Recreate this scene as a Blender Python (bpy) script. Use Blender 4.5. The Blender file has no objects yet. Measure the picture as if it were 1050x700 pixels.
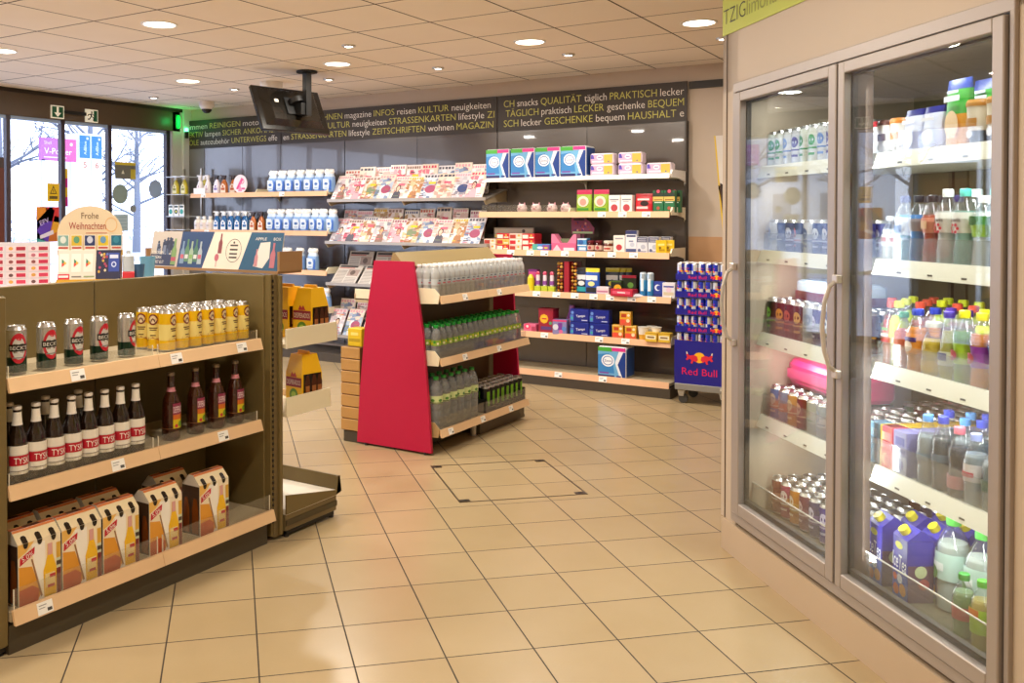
import bpy, math, random
from mathutils import Vector, Matrix, Euler
rnd = random.Random(7)
PI = math.pi
COL = bpy.context.scene.collection
SC = bpy.context.scene

# ------------------------------------------------------------------ materials
def lin(c):
    c = c.lstrip('#')
    v = [int(c[i:i+2], 16)/255 for i in (0, 2, 4)]
    return [x/12.92 if x <= .04045 else ((x+.055)/1.055)**2.4 for x in v]
_m = {}
def C(hexc, rough=.45, metal=0., spec=.5, coat=0., emit=0., trans=0., noise=0.):
    key = (hexc, rough, metal, spec, coat, emit, trans, noise)
    if key in _m: return _m[key]
    m = bpy.data.materials.new('surface_%d' % len(_m)); m.use_nodes = True
    nt = m.node_tree; b = nt.nodes['Principled BSDF']; c = lin(hexc)
    b.inputs['Base Color'].default_value = (*c, 1); b.inputs['Roughness'].default_value = rough
    b.inputs['Metallic'].default_value = metal; b.inputs['Specular IOR Level'].default_value = spec
    b.inputs['Coat Weight'].default_value = coat; b.inputs['Transmission Weight'].default_value = trans
    if emit:
        b.inputs['Emission Color'].default_value = (*c, 1); b.inputs['Emission Strength'].default_value = emit
    if noise:
        n = nt.nodes.new('ShaderNodeTexNoise'); n.inputs['Scale'].default_value = 9; n.inputs['Detail'].default_value = 5
        tc = nt.nodes.new('ShaderNodeTexCoord'); nt.links.new(tc.outputs['Object'], n.inputs['Vector'])
        mx = nt.nodes.new('ShaderNodeMix'); mx.data_type = 'RGBA'
        mx.inputs[6].default_value = (*[x*(1-noise) for x in c], 1); mx.inputs[7].default_value = (*[min(1, x*(1+noise)) for x in c], 1)
        nt.links.new(n.outputs['Fac'], mx.inputs[0]); nt.links.new(mx.outputs[2], b.inputs['Base Color'])
    _m[key] = m; return m
def fresnel_mix(name, under, rough=.0, boost=1.):
    """clear sheet: mostly see-through, mirror part by Fresnel (same on both sides)"""
    m = bpy.data.materials.new(name); m.use_nodes = True; nt = m.node_tree; nt.nodes.clear()
    N = nt.nodes.new; L = nt.links.new
    out = N('ShaderNodeOutputMaterial'); g = N('ShaderNodeNewGeometry'); f = N('ShaderNodeFresnel')
    mul = N('ShaderNodeMath'); mul.operation = 'MULTIPLY_ADD'; mul.inputs[1].default_value = -.8333; mul.inputs[2].default_value = 1.5
    L(g.outputs['Backfacing'], mul.inputs[0]); L(mul.outputs[0], f.inputs['IOR'])
    bo = N('ShaderNodeMath'); bo.operation = 'MULTIPLY'; bo.use_clamp = True; bo.inputs[1].default_value = boost; L(f.outputs[0], bo.inputs[0])
    gl = N('ShaderNodeBsdfGlossy'); gl.inputs['Roughness'].default_value = rough
    mx = N('ShaderNodeMixShader'); L(bo.outputs[0], mx.inputs[0]); L(under(nt), mx.inputs[1]); L(gl.outputs[0], mx.inputs[2])
    L(mx.outputs[0], out.inputs[0]); return m
def transp(col):
    def u(nt):
        t = nt.nodes.new('ShaderNodeBsdfTransparent'); t.inputs[0].default_value = (*col, 1); return t.outputs[0]
    return u
def milky(col, body, fac):
    def u(nt):
        t = nt.nodes.new('ShaderNodeBsdfTransparent'); t.inputs[0].default_value = (*col, 1)
        d = nt.nodes.new('ShaderNodeBsdfDiffuse'); d.inputs[0].default_value = (*lin(body), 1)
        tr = nt.nodes.new('ShaderNodeBsdfTranslucent'); tr.inputs[0].default_value = (*lin(body), 1)
        a = nt.nodes.new('ShaderNodeMixShader'); a.inputs[0].default_value = .5
        nt.links.new(d.outputs[0], a.inputs[1]); nt.links.new(tr.outputs[0], a.inputs[2])
        x = nt.nodes.new('ShaderNodeMixShader'); x.inputs[0].default_value = fac
        nt.links.new(t.outputs[0], x.inputs[1]); nt.links.new(a.outputs[0], x.inputs[2]); return x.outputs[0]
    return u
GLASS = fresnel_mix('cooler_glass', transp((.97, .98, .97)), 0.0, .78)
PANE = fresnel_mix('window_glass', transp((.97, .98, 1.)))
ACRYL = fresnel_mix('clear_acrylic', milky((.95, .95, .93), '#f4f0e4', .06), .02)
FROST = fresnel_mix('frosted_guard', milky((.95, .95, .95), '#f4f4ee', .13), .1)
PETC = fresnel_mix('clear_plastic_bottle', milky((.95, .97, .98), '#f2f6f6', .16), .04, 1.5)
PETG = fresnel_mix('greenish_plastic_bottle', milky((.72, .86, .78), '#b9d2c2', .22), .05, 1.3)
WRAP = fresnel_mix('shrink_wrap', milky((.97, .97, .97), '#f4f4f6', .12), .08, 1.6)
def water_mat(name, col, ior, body, fac):
    m = bpy.data.materials.new(name); m.use_nodes = True; nt = m.node_tree; nt.nodes.clear(); N = nt.nodes.new; L = nt.links.new
    out = N('ShaderNodeOutputMaterial'); g = N('ShaderNodeBsdfGlass'); g.inputs['Color'].default_value = (*col, 1); g.inputs['IOR'].default_value = ior; g.inputs['Roughness'].default_value = .02
    d = N('ShaderNodeBsdfPrincipled'); d.inputs['Base Color'].default_value = (*lin(body), 1); d.inputs['Roughness'].default_value = .12; d.inputs['Specular IOR Level'].default_value = 1.
    x = N('ShaderNodeMixShader'); x.inputs[0].default_value = fac; L(g.outputs[0], x.inputs[1]); L(d.outputs[0], x.inputs[2]); L(x.outputs[0], out.inputs[0]); return m
WATERB = water_mat('water_filled_bottle', (.96, .98, .98), 1.26, '#eef2f2', .24)
WATERW = water_mat('wrapped_water_bottle', (.97, .98, .98), 1.22, '#f6f8f8', .46)
PETJ = fresnel_mix('juice_bottle_plastic', milky((.97, .98, .98), '#f2f6f6', .04), .04, 1.4)
def liquid(hexc):
    k = ('liq', hexc)
    if k not in _m:
        m = bpy.data.materials.new('drink_' + hexc.strip('#')); m.use_nodes = True; b = m.node_tree.nodes['Principled BSDF']
        b.inputs['Base Color'].default_value = (*lin(hexc), 1); b.inputs['Roughness'].default_value = .12
        b.inputs['Coat Weight'].default_value = .6; b.inputs['Coat Roughness'].default_value = .05
        b.inputs['Subsurface Weight'].default_value = .0
        _m[k] = m
    return _m[k]

OLIVE = C('#705f36', .5, noise=.05); OLIVED = C('#4b3f26', .55, noise=.06); PANEL = C('#4c4038', .24, spec=1., coat=.7, noise=.05)
WOODSTRIP = C('#e6c296', .45, noise=.08); BOARD = C('#b9a98a', .5); CREAM = C('#e4d6b4', .5); WHITE = C('#f3f1ec', .4)
BLACK = C('#141312', .4); DARK = C('#2a2622', .5); PAPERW = C('#fbfaf6', .6); RED = C('#c8102e', .4); ALU = C('#c9c8c6', .28, metal=1.)
STEEL = C('#b9b2a6', .35, metal=.85); CHROME = C('#dddddd', .18, metal=1.); PLINTH = C('#4a4130', .55)

# ------------------------------------------------------------------ text
_t = {}
def text_geo(s, thin=0.):
    key = s
    if thin: s = (s, thin)
    if s not in _t:
        cu = bpy.data.curves.new('lettering', 'FONT'); cu.body = key; cu.offset = -thin; cu.size = 1; cu.resolution_u = 3; pass
        ob = bpy.data.objects.new('lettering', cu); COL.objects.link(ob)
        bpy.context.view_layer.update()
        ev = ob.evaluated_get(bpy.context.evaluated_depsgraph_get()); me = ev.to_mesh()
        vs = [(v.co.x, v.co.y) for v in me.vertices]; fs = [tuple(p.vertices) for p in me.polygons]
        ev.to_mesh_clear(); bpy.data.objects.remove(ob); bpy.data.curves.remove(cu)
        x0 = min(v[0] for v in vs); x1 = max(v[0] for v in vs); y0 = min(v[1] for v in vs); y1 = max(v[1] for v in vs)
        _t[s] = (vs, fs, x0, x1, y0, y1)
    return _t[s]

# ------------------------------------------------------------------ mesh builder
def flat(o, u=(1, 0, 0), v=(0, 0, 1)):
    o = Vector(o); u = Vector(u).normalized(); v = Vector(v).normalized(); n = u.cross(v)
    return lambda s, t, k=0.: o + u*s + v*t + n*k
def cyl(R, a=0., z=0., cx=0., cy=0.):
    return lambda s, t, k=0.: Vector((cx+(R+k)*math.cos(-PI/2+a+s/R), cy+(R+k)*math.sin(-PI/2+a+s/R), z+t))
class B:
    def __init__(s): s.v = []; s.f = []; s.m = []; s.sm = []; s.mats = []
    def mi(s, m):
        if m not in s.mats: s.mats.append(m)
        return s.mats.index(m)
    def add(s, vs, fs, m, smooth=False):
        o = len(s.v); s.v += [tuple(p) for p in vs]; i = s.mi(m)
        for f in fs: s.f.append(tuple(o+k for k in f)); s.m.append(i); s.sm.append(smooth)
    def box(s, x0, x1, y0, y1, z0, z1, m, ch=0.):
        if x0 > x1: x0, x1 = x1, x0
        if y0 > y1: y0, y1 = y1, y0
        if z0 > z1: z0, z1 = z1, z0
        if ch <= 0:
            vs = [(x0, y0, z0), (x1, y0, z0), (x1, y1, z0), (x0, y1, z0), (x0, y0, z1), (x1, y0, z1), (x1, y1, z1), (x0, y1, z1)]
            s.add(vs, [(0, 3, 2, 1), (4, 5, 6, 7), (0, 1, 5, 4), (1, 2, 6, 5), (2, 3, 7, 6), (3, 0, 4, 7)], m); return
        ch = min(ch, (x1-x0)*.45, (y1-y0)*.45, (z1-z0)*.45)
        vs = []; idx = {}
        for a, X in enumerate((x0, x1)):
            for b, Y in enumerate((y0, y1)):
                for c, Z in enumerate((z0, z1)):
                    dx = ch*(1 if a == 0 else -1); dy = ch*(1 if b == 0 else -1); dz = ch*(1 if c == 0 else -1)
                    for k, p in enumerate(((X, Y+dy, Z+dz), (X+dx, Y, Z+dz), (X+dx, Y+dy, Z))):
                        idx[a, b, c, k] = len(vs); vs.append(p)
        I = lambda a, b, c, k: idx[a, b, c, k]
        fs = []
        for a in (0, 1):
            q = [I(a, 0, 0, 0), I(a, 1, 0, 0), I(a, 1, 1, 0), I(a, 0, 1, 0)]; fs.append(q if a else q[::-1])
            q = [I(0, a, 0, 1), I(0, a, 1, 1), I(1, a, 1, 1), I(1, a, 0, 1)]; fs.append(q if a else q[::-1])
            q = [I(0, 0, a, 2), I(1, 0, a, 2), I(1, 1, a, 2), I(0, 1, a, 2)]; fs.append(q if a else q[::-1])
        for a in (0, 1):
            for b in (0, 1):
                fs.append([I(a, b, 0, 0), I(a, b, 1, 0), I(a, b, 1, 1), I(a, b, 0, 1)])
                fs.append([I(a, 0, b, 0), I(a, 1, b, 0), I(a, 1, b, 2), I(a, 0, b, 2)])
                fs.append([I(0, a, b, 1), I(1, a, b, 1), I(1, a, b, 2), I(0, a, b, 2)])
                for c in (0, 1): fs.append([I(a, b, c, 0), I(a, b, c, 1), I(a, b, c, 2)])
        s.add(vs, fs, m)
    def lathe(s, prof, m, seg=16, cx=0., cy=0., sy=1., cap0=True, cap1=True, mats=None, smooth=True, sx=1.):
        """prof: (r, z) bottom to top; mats: material per span"""
        n = len(prof); vs = []
        for r, z in prof:
            for i in range(seg):
                a = 2*PI*i/seg; vs.append((cx+r*sx*math.cos(a), cy+r*sy*math.sin(a), z))
        for k in range(n-1):
            mm = mats[k] if mats else m
            s.add(vs[k*seg:(k+2)*seg], [(i, (i+1) % seg, seg+(i+1) % seg, seg+i) for i in range(seg)], mm, smooth)
        if cap0: s.add(vs[:seg], [tuple(range(seg))[::-1]], mats[0] if mats else m)
        if cap1: s.add(vs[-seg:], [tuple(range(seg))], mats[-1] if mats else m)
    def loft(s, secs, m, smooth=True, cap=True, mats=None):
        n = len(secs[0]); vs = [p for q in secs for p in q]
        for k in range(len(secs)-1):
            s.add(vs[k*n:(k+2)*n], [(i, (i+1) % n, n+(i+1) % n, n+i) for i in range(n)], mats[k] if mats else m, smooth)
        if cap:
            s.add(secs[0], [tuple(range(n))[::-1]], mats[0] if mats else m); s.add(secs[-1], [tuple(range(n))], mats[-1] if mats else m)
    def prism(s, pts, fn, m, smooth=False):
        """pts 2D outline; fn(a,b,t) with t in 0,1 -> 3D"""
        n = len(pts); vs = [fn(a, b, 0) for a, b in pts]+[fn(a, b, 1) for a, b in pts]
        s.add(vs, [tuple(range(n))[::-1], tuple(range(n, 2*n))]+[(i, (i+1) % n, n+(i+1) % n, n+i) for i in range(n)], m, smooth)
    def tube(s, pts, r, m, seg=8, cap=True):
        pts = [Vector(p) for p in pts]; rr = r if isinstance(r, (list, tuple)) else [r]*len(pts)
        secs = []; up = Vector((0, 0, 1)); prev = None
        for i, p in enumerate(pts):
            d = (pts[min(i+1, len(pts)-1)]-pts[max(i-1, 0)]).normalized()
            a = d.cross(up if abs(d.z) < .95 else Vector((1, 0, 0))).normalized() if prev is None else (prev-d*prev.dot(d)).normalized()
            prev = a; b = d.cross(a)
            secs.append([p+(a*math.cos(2*PI*k/seg)+b*math.sin(2*PI*k/seg))*rr[i] for k in range(seg)])
        s.loft(secs, m, True, cap)
    # --- surface artwork, a hair above the surface
    def rect(s, f, s0, s1, t0, t1, m, k=.0006, n=1):
        vs = []
        for i in range(n+1):
            a = s0+(s1-s0)*i/n; vs += [f(a, t0, k), f(a, t1, k)]
        s.add(vs, [(2*i, 2*i+2, 2*i+3, 2*i+1) for i in range(n)], m)
    def poly(s, f, pts, m, k=.0006): s.add([f(a, b, k) for a, b in pts], [tuple(range(len(pts)))], m)
    def disc(s, f, cs, ct, rs, m, k=.0006, rt=None, seg=18, hole=0.):
        rt = rt or rs
        o = [(cs+rs*math.cos(2*PI*i/seg), ct+rt*math.sin(2*PI*i/seg)) for i in range(seg)]
        if not hole:
            s.add([f(cs, ct, k)]+[f(a, b, k) for a, b in o], [(0, 1+i, 1+(i+1) % seg) for i in range(seg)], m)
        else:
            q = [(cs+rs*hole*math.cos(2*PI*i/seg), ct+rt*hole*math.sin(2*PI*i/seg)) for i in range(seg)]
            s.add([f(a, b, k) for a, b in o+q], [(i, (i+1) % seg, seg+(i+1) % seg, seg+i) for i in range(seg)], m)
    def text(s, f, txt, cs, ct, m, h=None, w=None, k=.0012, left=False, rot=0., thin=0.):
        vs, fs, x0, x1, y0, y1 = text_geo(txt, thin)
        cap = .73
        if w and h: kx = w/(x1-x0); ky = h/cap
        elif w: kx = ky = w/(x1-x0)
        else: kx = ky = h/cap
        ca, sa = math.cos(rot), math.sin(rot); out = []
        for x, y in vs:
            a = (x-(x0 if left else (x0+x1)/2))*kx; b = (y-cap/2)*ky
            out.append(f(cs+a*ca-b*sa, ct+a*sa+b*ca, k))
        s.add(out, fs, m)
    def mesh(s, name='mesh', sharp=35):
        me = bpy.data.meshes.new(name); me.from_pydata(s.v, [], s.f)
        for m in s.mats: me.materials.append(m)
        me.polygons.foreach_set('material_index', s.m); me.polygons.foreach_set('use_smooth', s.sm); me.update()
        if any(s.sm): me.set_sharp_from_angle(angle=math.radians(sharp))
        return me
    def obj(s, name, parent=None, loc=(0, 0, 0), rot=(0, 0, 0), label=None):
        o = bpy.data.objects.new(name, s.mesh(name)); COL.objects.link(o); o.location = loc; o.rotation_euler = rot
        if parent: o.parent = parent
        if label: o['label'] = label
        return o
def tag(o, label, cat, group=None):
    o['label'] = label; o['category'] = cat
    if group: o['group'] = group
    return o
def struct(o): o['kind'] = 'structure'; return o
def thing(name, label, cat, loc=(0, 0, 0), rz=0., group=None):
    o = bpy.data.objects.new(name, None); COL.objects.link(o); o.location = loc; o.rotation_euler = (0, 0, rz); o.empty_display_size = .05
    return tag(o, label, cat, group)
ORD = 'first second third fourth fifth sixth seventh eighth ninth tenth eleventh twelfth thirteenth fourteenth fifteenth sixteenth seventeenth eighteenth nineteenth twentieth twenty-first'.split()
NUM = 'zero one two three four five six seven eight nine ten eleven twelve thirteen fourteen fifteen sixteen seventeen eighteen nineteen twenty twenty-one'.split()
class Proto:
    """one thing built once (root mesh + part meshes); put() makes a further copy sharing the meshes"""
    def __init__(s, name, root, parts=()):
        s.src = None; s.name = name; s.root = root.mesh(name); s.parts = [(n, b.mesh(n)) for n, b in parts]
    def put(s, loc, rz, label, cat, group=None, rx=0., ry=0., scale=None):
        if s.src is None:
            o = bpy.data.objects.new(s.name, s.root)
            kids = [bpy.data.objects.new(n, me) for n, me in s.parts]; s.src = o; s.kids = kids
        else:
            o = s.src.copy(); kids = [k.copy() for k in s.kids]
        COL.objects.link(o)
        for k in kids: COL.objects.link(k); k.parent = o
        o.location = loc; o.rotation_euler = (rx, ry, rz)
        if scale: o.scale = scale
        for key in ('label', 'category', 'group'):
            if key in o: del o[key]
        return tag(o, label, cat, group)

# ------------------------------------------------------------------ product prototypes (front faces -Y)
def can_mesh(R, H, bands, lid=ALU, art=None):
    """bands: [(z_frac_top, mat)] bottom to top"""
    b = B(); prof = [(R*.72, .0), (R*.86, .002), (R, R*.28)]; mats = [ALU, ALU]
    zs = R*.28; ztop = H-R*.42
    for fr, m in bands:
        z = zs+(ztop-zs)*fr; prof.append((R, z)); mats.append(m)
    prof.append((R*.82, H-R*.08)); mats.append(ALU if lid is ALU else lid)
    b.lathe(prof, None, 18, mats=mats, cap1=False)
    if art: art(b)
    l = B(); l.lathe([(R*.82, H-R*.08), (R*.86, H-R*.03), (R*.84, H), (R*.78, H), (R*.74, H-R*.09), (R*.2, H-R*.09)], lid, 18, cap0=False)
    l.box(-R*.2, R*.2, -R*.1, R*.5, H-R*.088, H-R*.05, CHROME if lid is ALU else lid)
    return b, l
def can(name, R, H, bands, lid=ALU, art=None):
    b, l = can_mesh(R, H, bands, lid, art); return Proto(name, b, [('lid', l)])
def simple_can(R, H, body, band=None, accent=None, lid=ALU):
    bm = C(body, .25, metal=.25)
    bands = [(1., bm)] if not band else [(.34, bm), (.62, C(band, .25, metal=.2)), (1., bm)]
    def art(b):
        if accent:
            f = cyl(R, 0, H*.5); a = C(accent, .3); b.disc(f, 0, H*.12, R*.55, a, rt=R*.75, seg=14); b.rect(f, -R*1.2, R*1.2, -H*.10, -H*.06, a, n=8); b.rect(f, -R*.5, R*.5, -H*.26, -H*.2, a, n=5)
    return can('drinks_can', R, H, bands, lid, art)
def bottle(name, prof, body, cap, capz, capr, label=None, art=None, neck=None, neckmat=None, seg=16, fill=None, wavy=None):
    """prof (r,z); label=(z0,z1,mat) sleeve following the profile; fill=(z_top,mat) inner liquid"""
    b = B(); b.lathe(prof, body, seg)
    def rad(z):
        for (r0, z0), (r1, z1) in zip(prof, prof[1:]):
            if z0 <= z <= z1 and z1 > z0: return r0+(r1-r0)*(z-z0)/(z1-z0)
        return prof[-1][0]
    def sleeve(z0, z1, m, k=.0006):
        zz = sorted({z0, z1} | {z for _, z in prof if z0 < z < z1}); q = B(); q.lathe([(rad(z)+k, z) for z in zz], m, seg, cap0=False, cap1=False); return q
    parts = []
    c = B(); c.lathe([(capr, capz[0]), (capr*1.03, (capz[0]+capz[1])/2), (capr, capz[1]-.002), (capr*.85, capz[1])], cap, 14); parts.append(('cap', c))
    if label:
        q = sleeve(*label)
        if art: art(q, rad)
        parts.append(('paper_label' if name.startswith('beer') else 'label', q))
    if neck: parts.append(('neck_label', sleeve(neck[0], neck[1], neckmat)))
    if fill:
        zt, m = fill; zz = [.004]+[z for _, z in prof if .004 < z < zt]+[zt]
        q = B(); q.lathe([(rad(z)*.9, z) for z in zz], m, seg); parts.append(('drink', q))
    return Proto(name, b, parts)
def carton(name, w, d, h, body, art=None, ch=.003, parts=()):
    b = B(); b.box(-w/2, w/2, -d/2, d/2, 0, h, body, ch)
    if art: art(b, flat((0, -d/2, 0)))
    return Proto(name, b, parts)
def sup(w, d, z, n=16, e=2.6, cx=0, cy=0):
    out = []
    for i in range(n):
        a = 2*PI*i/n; ca, sa = math.cos(a), math.sin(a)
        out.append((cx+w/2*math.copysign(abs(ca)**(2/e), ca), cy+d/2*math.copysign(abs(sa)**(2/e), sa), z))
    return out
def pouch(name, w, d, h, body, top, art=None, frac=.8):
    b = B(); secs = [sup(w*.97, d*.85, 0), sup(w, d, h*.12), sup(w, d*.95, h*.45), sup(w, d*.55, h*frac), sup(w*.99, .012, h*.94), sup(w*.99, .006, h)]
    b.loft(secs, body, mats=[body, body, body, top, top])
    if art: art(b, flat((0, -d/2-.001, 0)))
    return Proto(name, b)
def spray(name, body, head, h=.22, w=.075, label='#ffffff', lab2=None):
    b = B(); secs = [sup(w, w*.6, z*1., 14) for z in (0,)]+[sup(w*k, w*.6*k2, h*z, 14) for z, k, k2 in ((.02, 1.03, 1.03), (.4, 1.02, 1.), (.58, .8, .85), (.7, .42, .6), (.76, .36, .5))]
    b.loft(secs, body)
    hd = B(); z = h*.76
    hd.lathe([(w*.2, z), (w*.2, z+.02)], head, 12, sy=1.)
    hd.prism([(-.014, z+.02), (.02, z+.02), (.022, z+.045), (-.05, z+.05), (-.052, z+.036), (-.02, z+.034)], lambda a, c, t: (a, -.011+.022*t, c), head)
    hd.prism([(-.03, z+.035), (-.022, z+.036), (-.03, z-.005), (-.038, z-.004)], lambda a, c, t: (a, -.006+.012*t, c), head)
    lb = B(); f = flat((0, -w*.31-.001, 0)); lb.poly(f, [(-w*.4, h*.06), (w*.4, h*.06), (w*.36, h*.42), (-.0, h*.56), (-w*.36, h*.42)], C(label, .5))
    if lab2: lb.rect(f, -w*.28, w*.28, h*.2, h*.32, C(lab2, .5), k=.0012); lb.disc(f, 0, h*.4, w*.14, C(lab2, .5), k=.0012)
    return Proto(name, b, [('trigger_head', hd), ('label', lb)])

# ------------------------------------------------------------------ camera
cam = bpy.data.cameras.new('camera'); co = bpy.data.objects.new('camera', cam); COL.objects.link(co); SC.camera = co
cam.sensor_width = 36; cam.lens = 942/1050*36; cam.shift_x = (525-440)/1050; cam.shift_y = -(350-237)/1050; cam.clip_start = .05
co.location = (0, 0, 1.45); co.rotation_euler = (PI/2-.0164, 0, .5738)

# ------------------------------------------------------------------ room
def tile_mat(name, c1, c2, line, size, gw, ang, ox, oy, rough, bump=.0, spec=.5, speck=0.):
    m = bpy.data.materials.new(name); m.use_nodes = True; nt = m.node_tree; N = nt.nodes.new; L = nt.links.new; b = nt.nodes['Principled BSDF']
    tc = N('ShaderNodeTexCoord'); mp = N('ShaderNodeMapping'); mp.vector_type = 'TEXTURE'
    mp.inputs['Location'].default_value = (ox, oy, 0); mp.inputs['Rotation'].default_value = (0, 0, ang); mp.inputs['Scale'].default_value = (size, size, 1)
    L(tc.outputs['Object'], mp.inputs[0])
    fr = N('ShaderNodeVectorMath'); fr.operation = 'FRACTION'; L(mp.outputs[0], fr.inputs[0])
    fl = N('ShaderNodeVectorMath'); fl.operation = 'FLOOR'; L(mp.outputs[0], fl.inputs[0])
    sp = N('ShaderNodeSeparateXYZ'); L(fr.outputs[0], sp.inputs[0])
    ds = []
    for ax in (0, 1):
        a = N('ShaderNodeMath'); a.operation = 'SUBTRACT'; a.inputs[0].default_value = .5; L(sp.outputs[ax], a.inputs[1])
        c = N('ShaderNodeMath'); c.operation = 'ABSOLUTE'; L(a.outputs[0], c.inputs[0]); ds.append(c)
    mx = N('ShaderNodeMath'); mx.operation = 'MAXIMUM'; L(ds[0].outputs[0], mx.inputs[0]); L(ds[1].outputs[0], mx.inputs[1])
    gt = N('ShaderNodeMath'); gt.operation = 'GREATER_THAN'; gt.inputs[1].default_value = .5-gw/size/2; L(mx.outputs[0], gt.inputs[0])
    wn = N('ShaderNodeTexWhiteNoise'); wn.noise_dimensions = '2D'; L(fl.outputs[0], wn.inputs['Vector'])
    nz = N('ShaderNodeTexNoise'); nz.inputs['Scale'].default_value = 3.; nz.inputs['Detail'].default_value = 6; L(tc.outputs['Object'], nz.inputs['Vector'])
    av = N('ShaderNodeMath'); av.operation = 'MULTIPLY_ADD'; av.inputs[1].default_value = .45; L(wn.outputs['Value'], av.inputs[0]); L(nz.outputs['Fac'], av.inputs[2])
    mc = N('ShaderNodeMix'); mc.data_type = 'RGBA'; mc.inputs[6].default_value = (*lin(c1), 1); mc.inputs[7].default_value = (*lin(c2), 1); L(av.outputs[0], mc.inputs[0])
    src = mc.outputs[2]
    if speck:
        n2 = N('ShaderNodeTexNoise'); n2.inputs['Scale'].default_value = 160; L(tc.outputs['Object'], n2.inputs['Vector'])
        hs = N('ShaderNodeHueSaturation'); ma = N('ShaderNodeMath'); ma.operation = 'MULTIPLY_ADD'; ma.inputs[1].default_value = speck; ma.inputs[2].default_value = 1-speck/2
        L(n2.outputs['Fac'], ma.inputs[0]); L(ma.outputs[0], hs.inputs['Value']); L(src, hs.inputs['Color']); src = hs.outputs[0]
    mg = N('ShaderNodeMix'); mg.data_type = 'RGBA'; mg.inputs[7].default_value = (*lin(line), 1); L(gt.outputs[0], mg.inputs[0]); L(src, mg.inputs[6])
    L(mg.outputs[2], b.inputs['Base Color'])
    b.inputs['Specular IOR Level'].default_value = spec
    rm = N('ShaderNodeMath'); rm.operation = 'MULTIPLY_ADD'; rm.inputs[1].default_value = .5; rm.inputs[2].default_value = rough; L(gt.outputs[0], rm.inputs[0]); L(rm.outputs[0], b.inputs['Roughness'])
    if bump:
        bp = N('ShaderNodeBump'); bp.invert = True; bp.inputs['Strength'].default_value = bump; bp.inputs['Distance'].default_value = .004; L(gt.outputs[0], bp.inputs['Height']); L(bp.outputs[0], b.inputs['Normal'])
    return m
XL, YB, YF, XR, H = -8.3, 7.6, -3.2, 3.4, 2.70
FLOORM = tile_mat('floor_tiles', '#a8926a', '#b39e79', '#3a2f24', .302, .0050, PI/4, -2.434, 2.974, .26, .5, .45, .06)
CEILM = tile_mat('ceiling_tiles', '#f2e6d6', '#f8eee0', '#4a3b2e', .598, .012, 0, -3.82, 3.201, .85, .5, .2, .05)
WALLC = C('#e6dccb', .6, noise=.02)
b = B(); b.box(XL-.2, XR+.2, YF-.2, YB+.2, -.15, 0, FLOORM); struct(b.obj('floor'))
b = B(); b.box(XL-.2, XR+.2, YF-.2, YB+.2, H, H+.15, CEILM); struct(b.obj('ceiling'))
b = B(); b.box(XL-.2, XR+.2, YB, YB+.15, 0, H, C('#bfae9c', .55, noise=.02)); struct(b.obj('wall_back'))
b = B(); b.box(-2.335, -.3, YB-.012, YB, .95, 1.28, C('#b98d63', .5, noise=.12)); b.box(-2.335, -.3, YB-.02, YB, 2.505, 2.565, DARK); struct(b.obj('trim_1'))
b = B(); b.box(XL-.1, XL+.02, YB-.26, YB, 0, H, C('#cfc9c4', .5)); b.box(XL, XL+.05, YB-.12, YB, 0, H, C('#d9d6d2', .4)); struct(b.obj('trim_2'))
b = B(); b.box(XR, XR+.15, YF, YB, 0, H, WALLC); struct(b.obj('wall_right'))
b = B(); b.box(XL, XR, YF-.15, YF, 0, H, WALLC); struct(b.obj('wall_front'))
b = B(); b.box(XL-.15, XL, YF, 1.2, 0, H, WALLC); struct(b.obj('wall_left'))
# dark bulkhead over the glazing
b = B(); b.box(XL-.12, XL+.02, 1.2, 7.45, 2.435, 2.66, C('#54432f', .45, noise=.05)); b.box(XL-.12, XL+.03, 1.2, 7.6, 2.66, H, C('#2a2018', .6))
struct(b.obj('trim_3'))
FRAME = C('#3a3038', .4)
ys = [1.2, 2.4, 3.6, 4.62, 5.30, 5.907, 6.485, 7.292]
for i, (a, c) in enumerate(zip(ys, ys[1:])):
    w = thing('window_%d' % (i+1), 'tall glazed bay of the entrance front, %s from the shop corner' % ORD[6-i], 'window'); w['kind'] = 'structure'
    f = B()
    f.box(XL-.06, XL, a-.022, a+.022, 0, 2.435, FRAME)
    if i == len(ys)-2: f.box(XL-.06, XL, c-.025, c+.025, 0, 2.435, FRAME)
    f.box(XL-.05, XL-.01, a, c, 0, .08, FRAME); f.box(XL-.05, XL-.01, a, c, 2.40, 2.435, C('#9db4d8', .4))
    f.obj('window_frame', w); p = B(); p.box(XL-.034, XL-.026, a+.02, c-.02, .08, 2.40, PANE); p.obj('pane', w)
# cream wall that the drinks cooler is built into (runs diagonally)
CW = Matrix.Translation((-1.083, 4.059, 0)) @ Matrix.Rotation(math.atan2(-.768, .641), 4, 'Z')
CRZ = math.atan2(-.768, .641)
def cw(u, d, z): return CW @ Vector((u, d, z))
HOUSE = C('#bfad96', .5, noise=.02)
b = B(); b.box(-.04, .105, 0, .95, .135, H, HOUSE); b.box(-.04, 1.69, 0, .95, 1.985, H, HOUSE); b.box(1.67, 5.2, 0, .95, .135, H, HOUSE); b.box(-.01, 5.2, -.012, .95, 0, .135, C('#c0aa8e', .5))
b.box(-.002, .004, -.003, 0, .135, 2.235, C('#5b4a38', .6)); b.box(.1, 1.69, .9, .95, .135, 1.985, HOUSE)
o = b.obj('wall_diagonal', None); o.matrix_world = CW; struct(o)
s = B(); f = flat((0, -.004, 0)); s.box(-.04, 3., -.004, 0, 2.235, 2.66, C('#b7c13a', .5))
dk = C('#3c3a1c', .6)
s.text(f, 'TZIG', .075, 2.315, dk, h=.07, k=.001, thin=.013); s.text(f, 'limonade', .36, 2.315, C('#8c9434', .6), h=.07, k=.001);
o = s.obj('header_sign'); o.matrix_world = CW; tag(o, 'lime green sign band with thin dark lettering above the cooler doors', 'sign')

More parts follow.
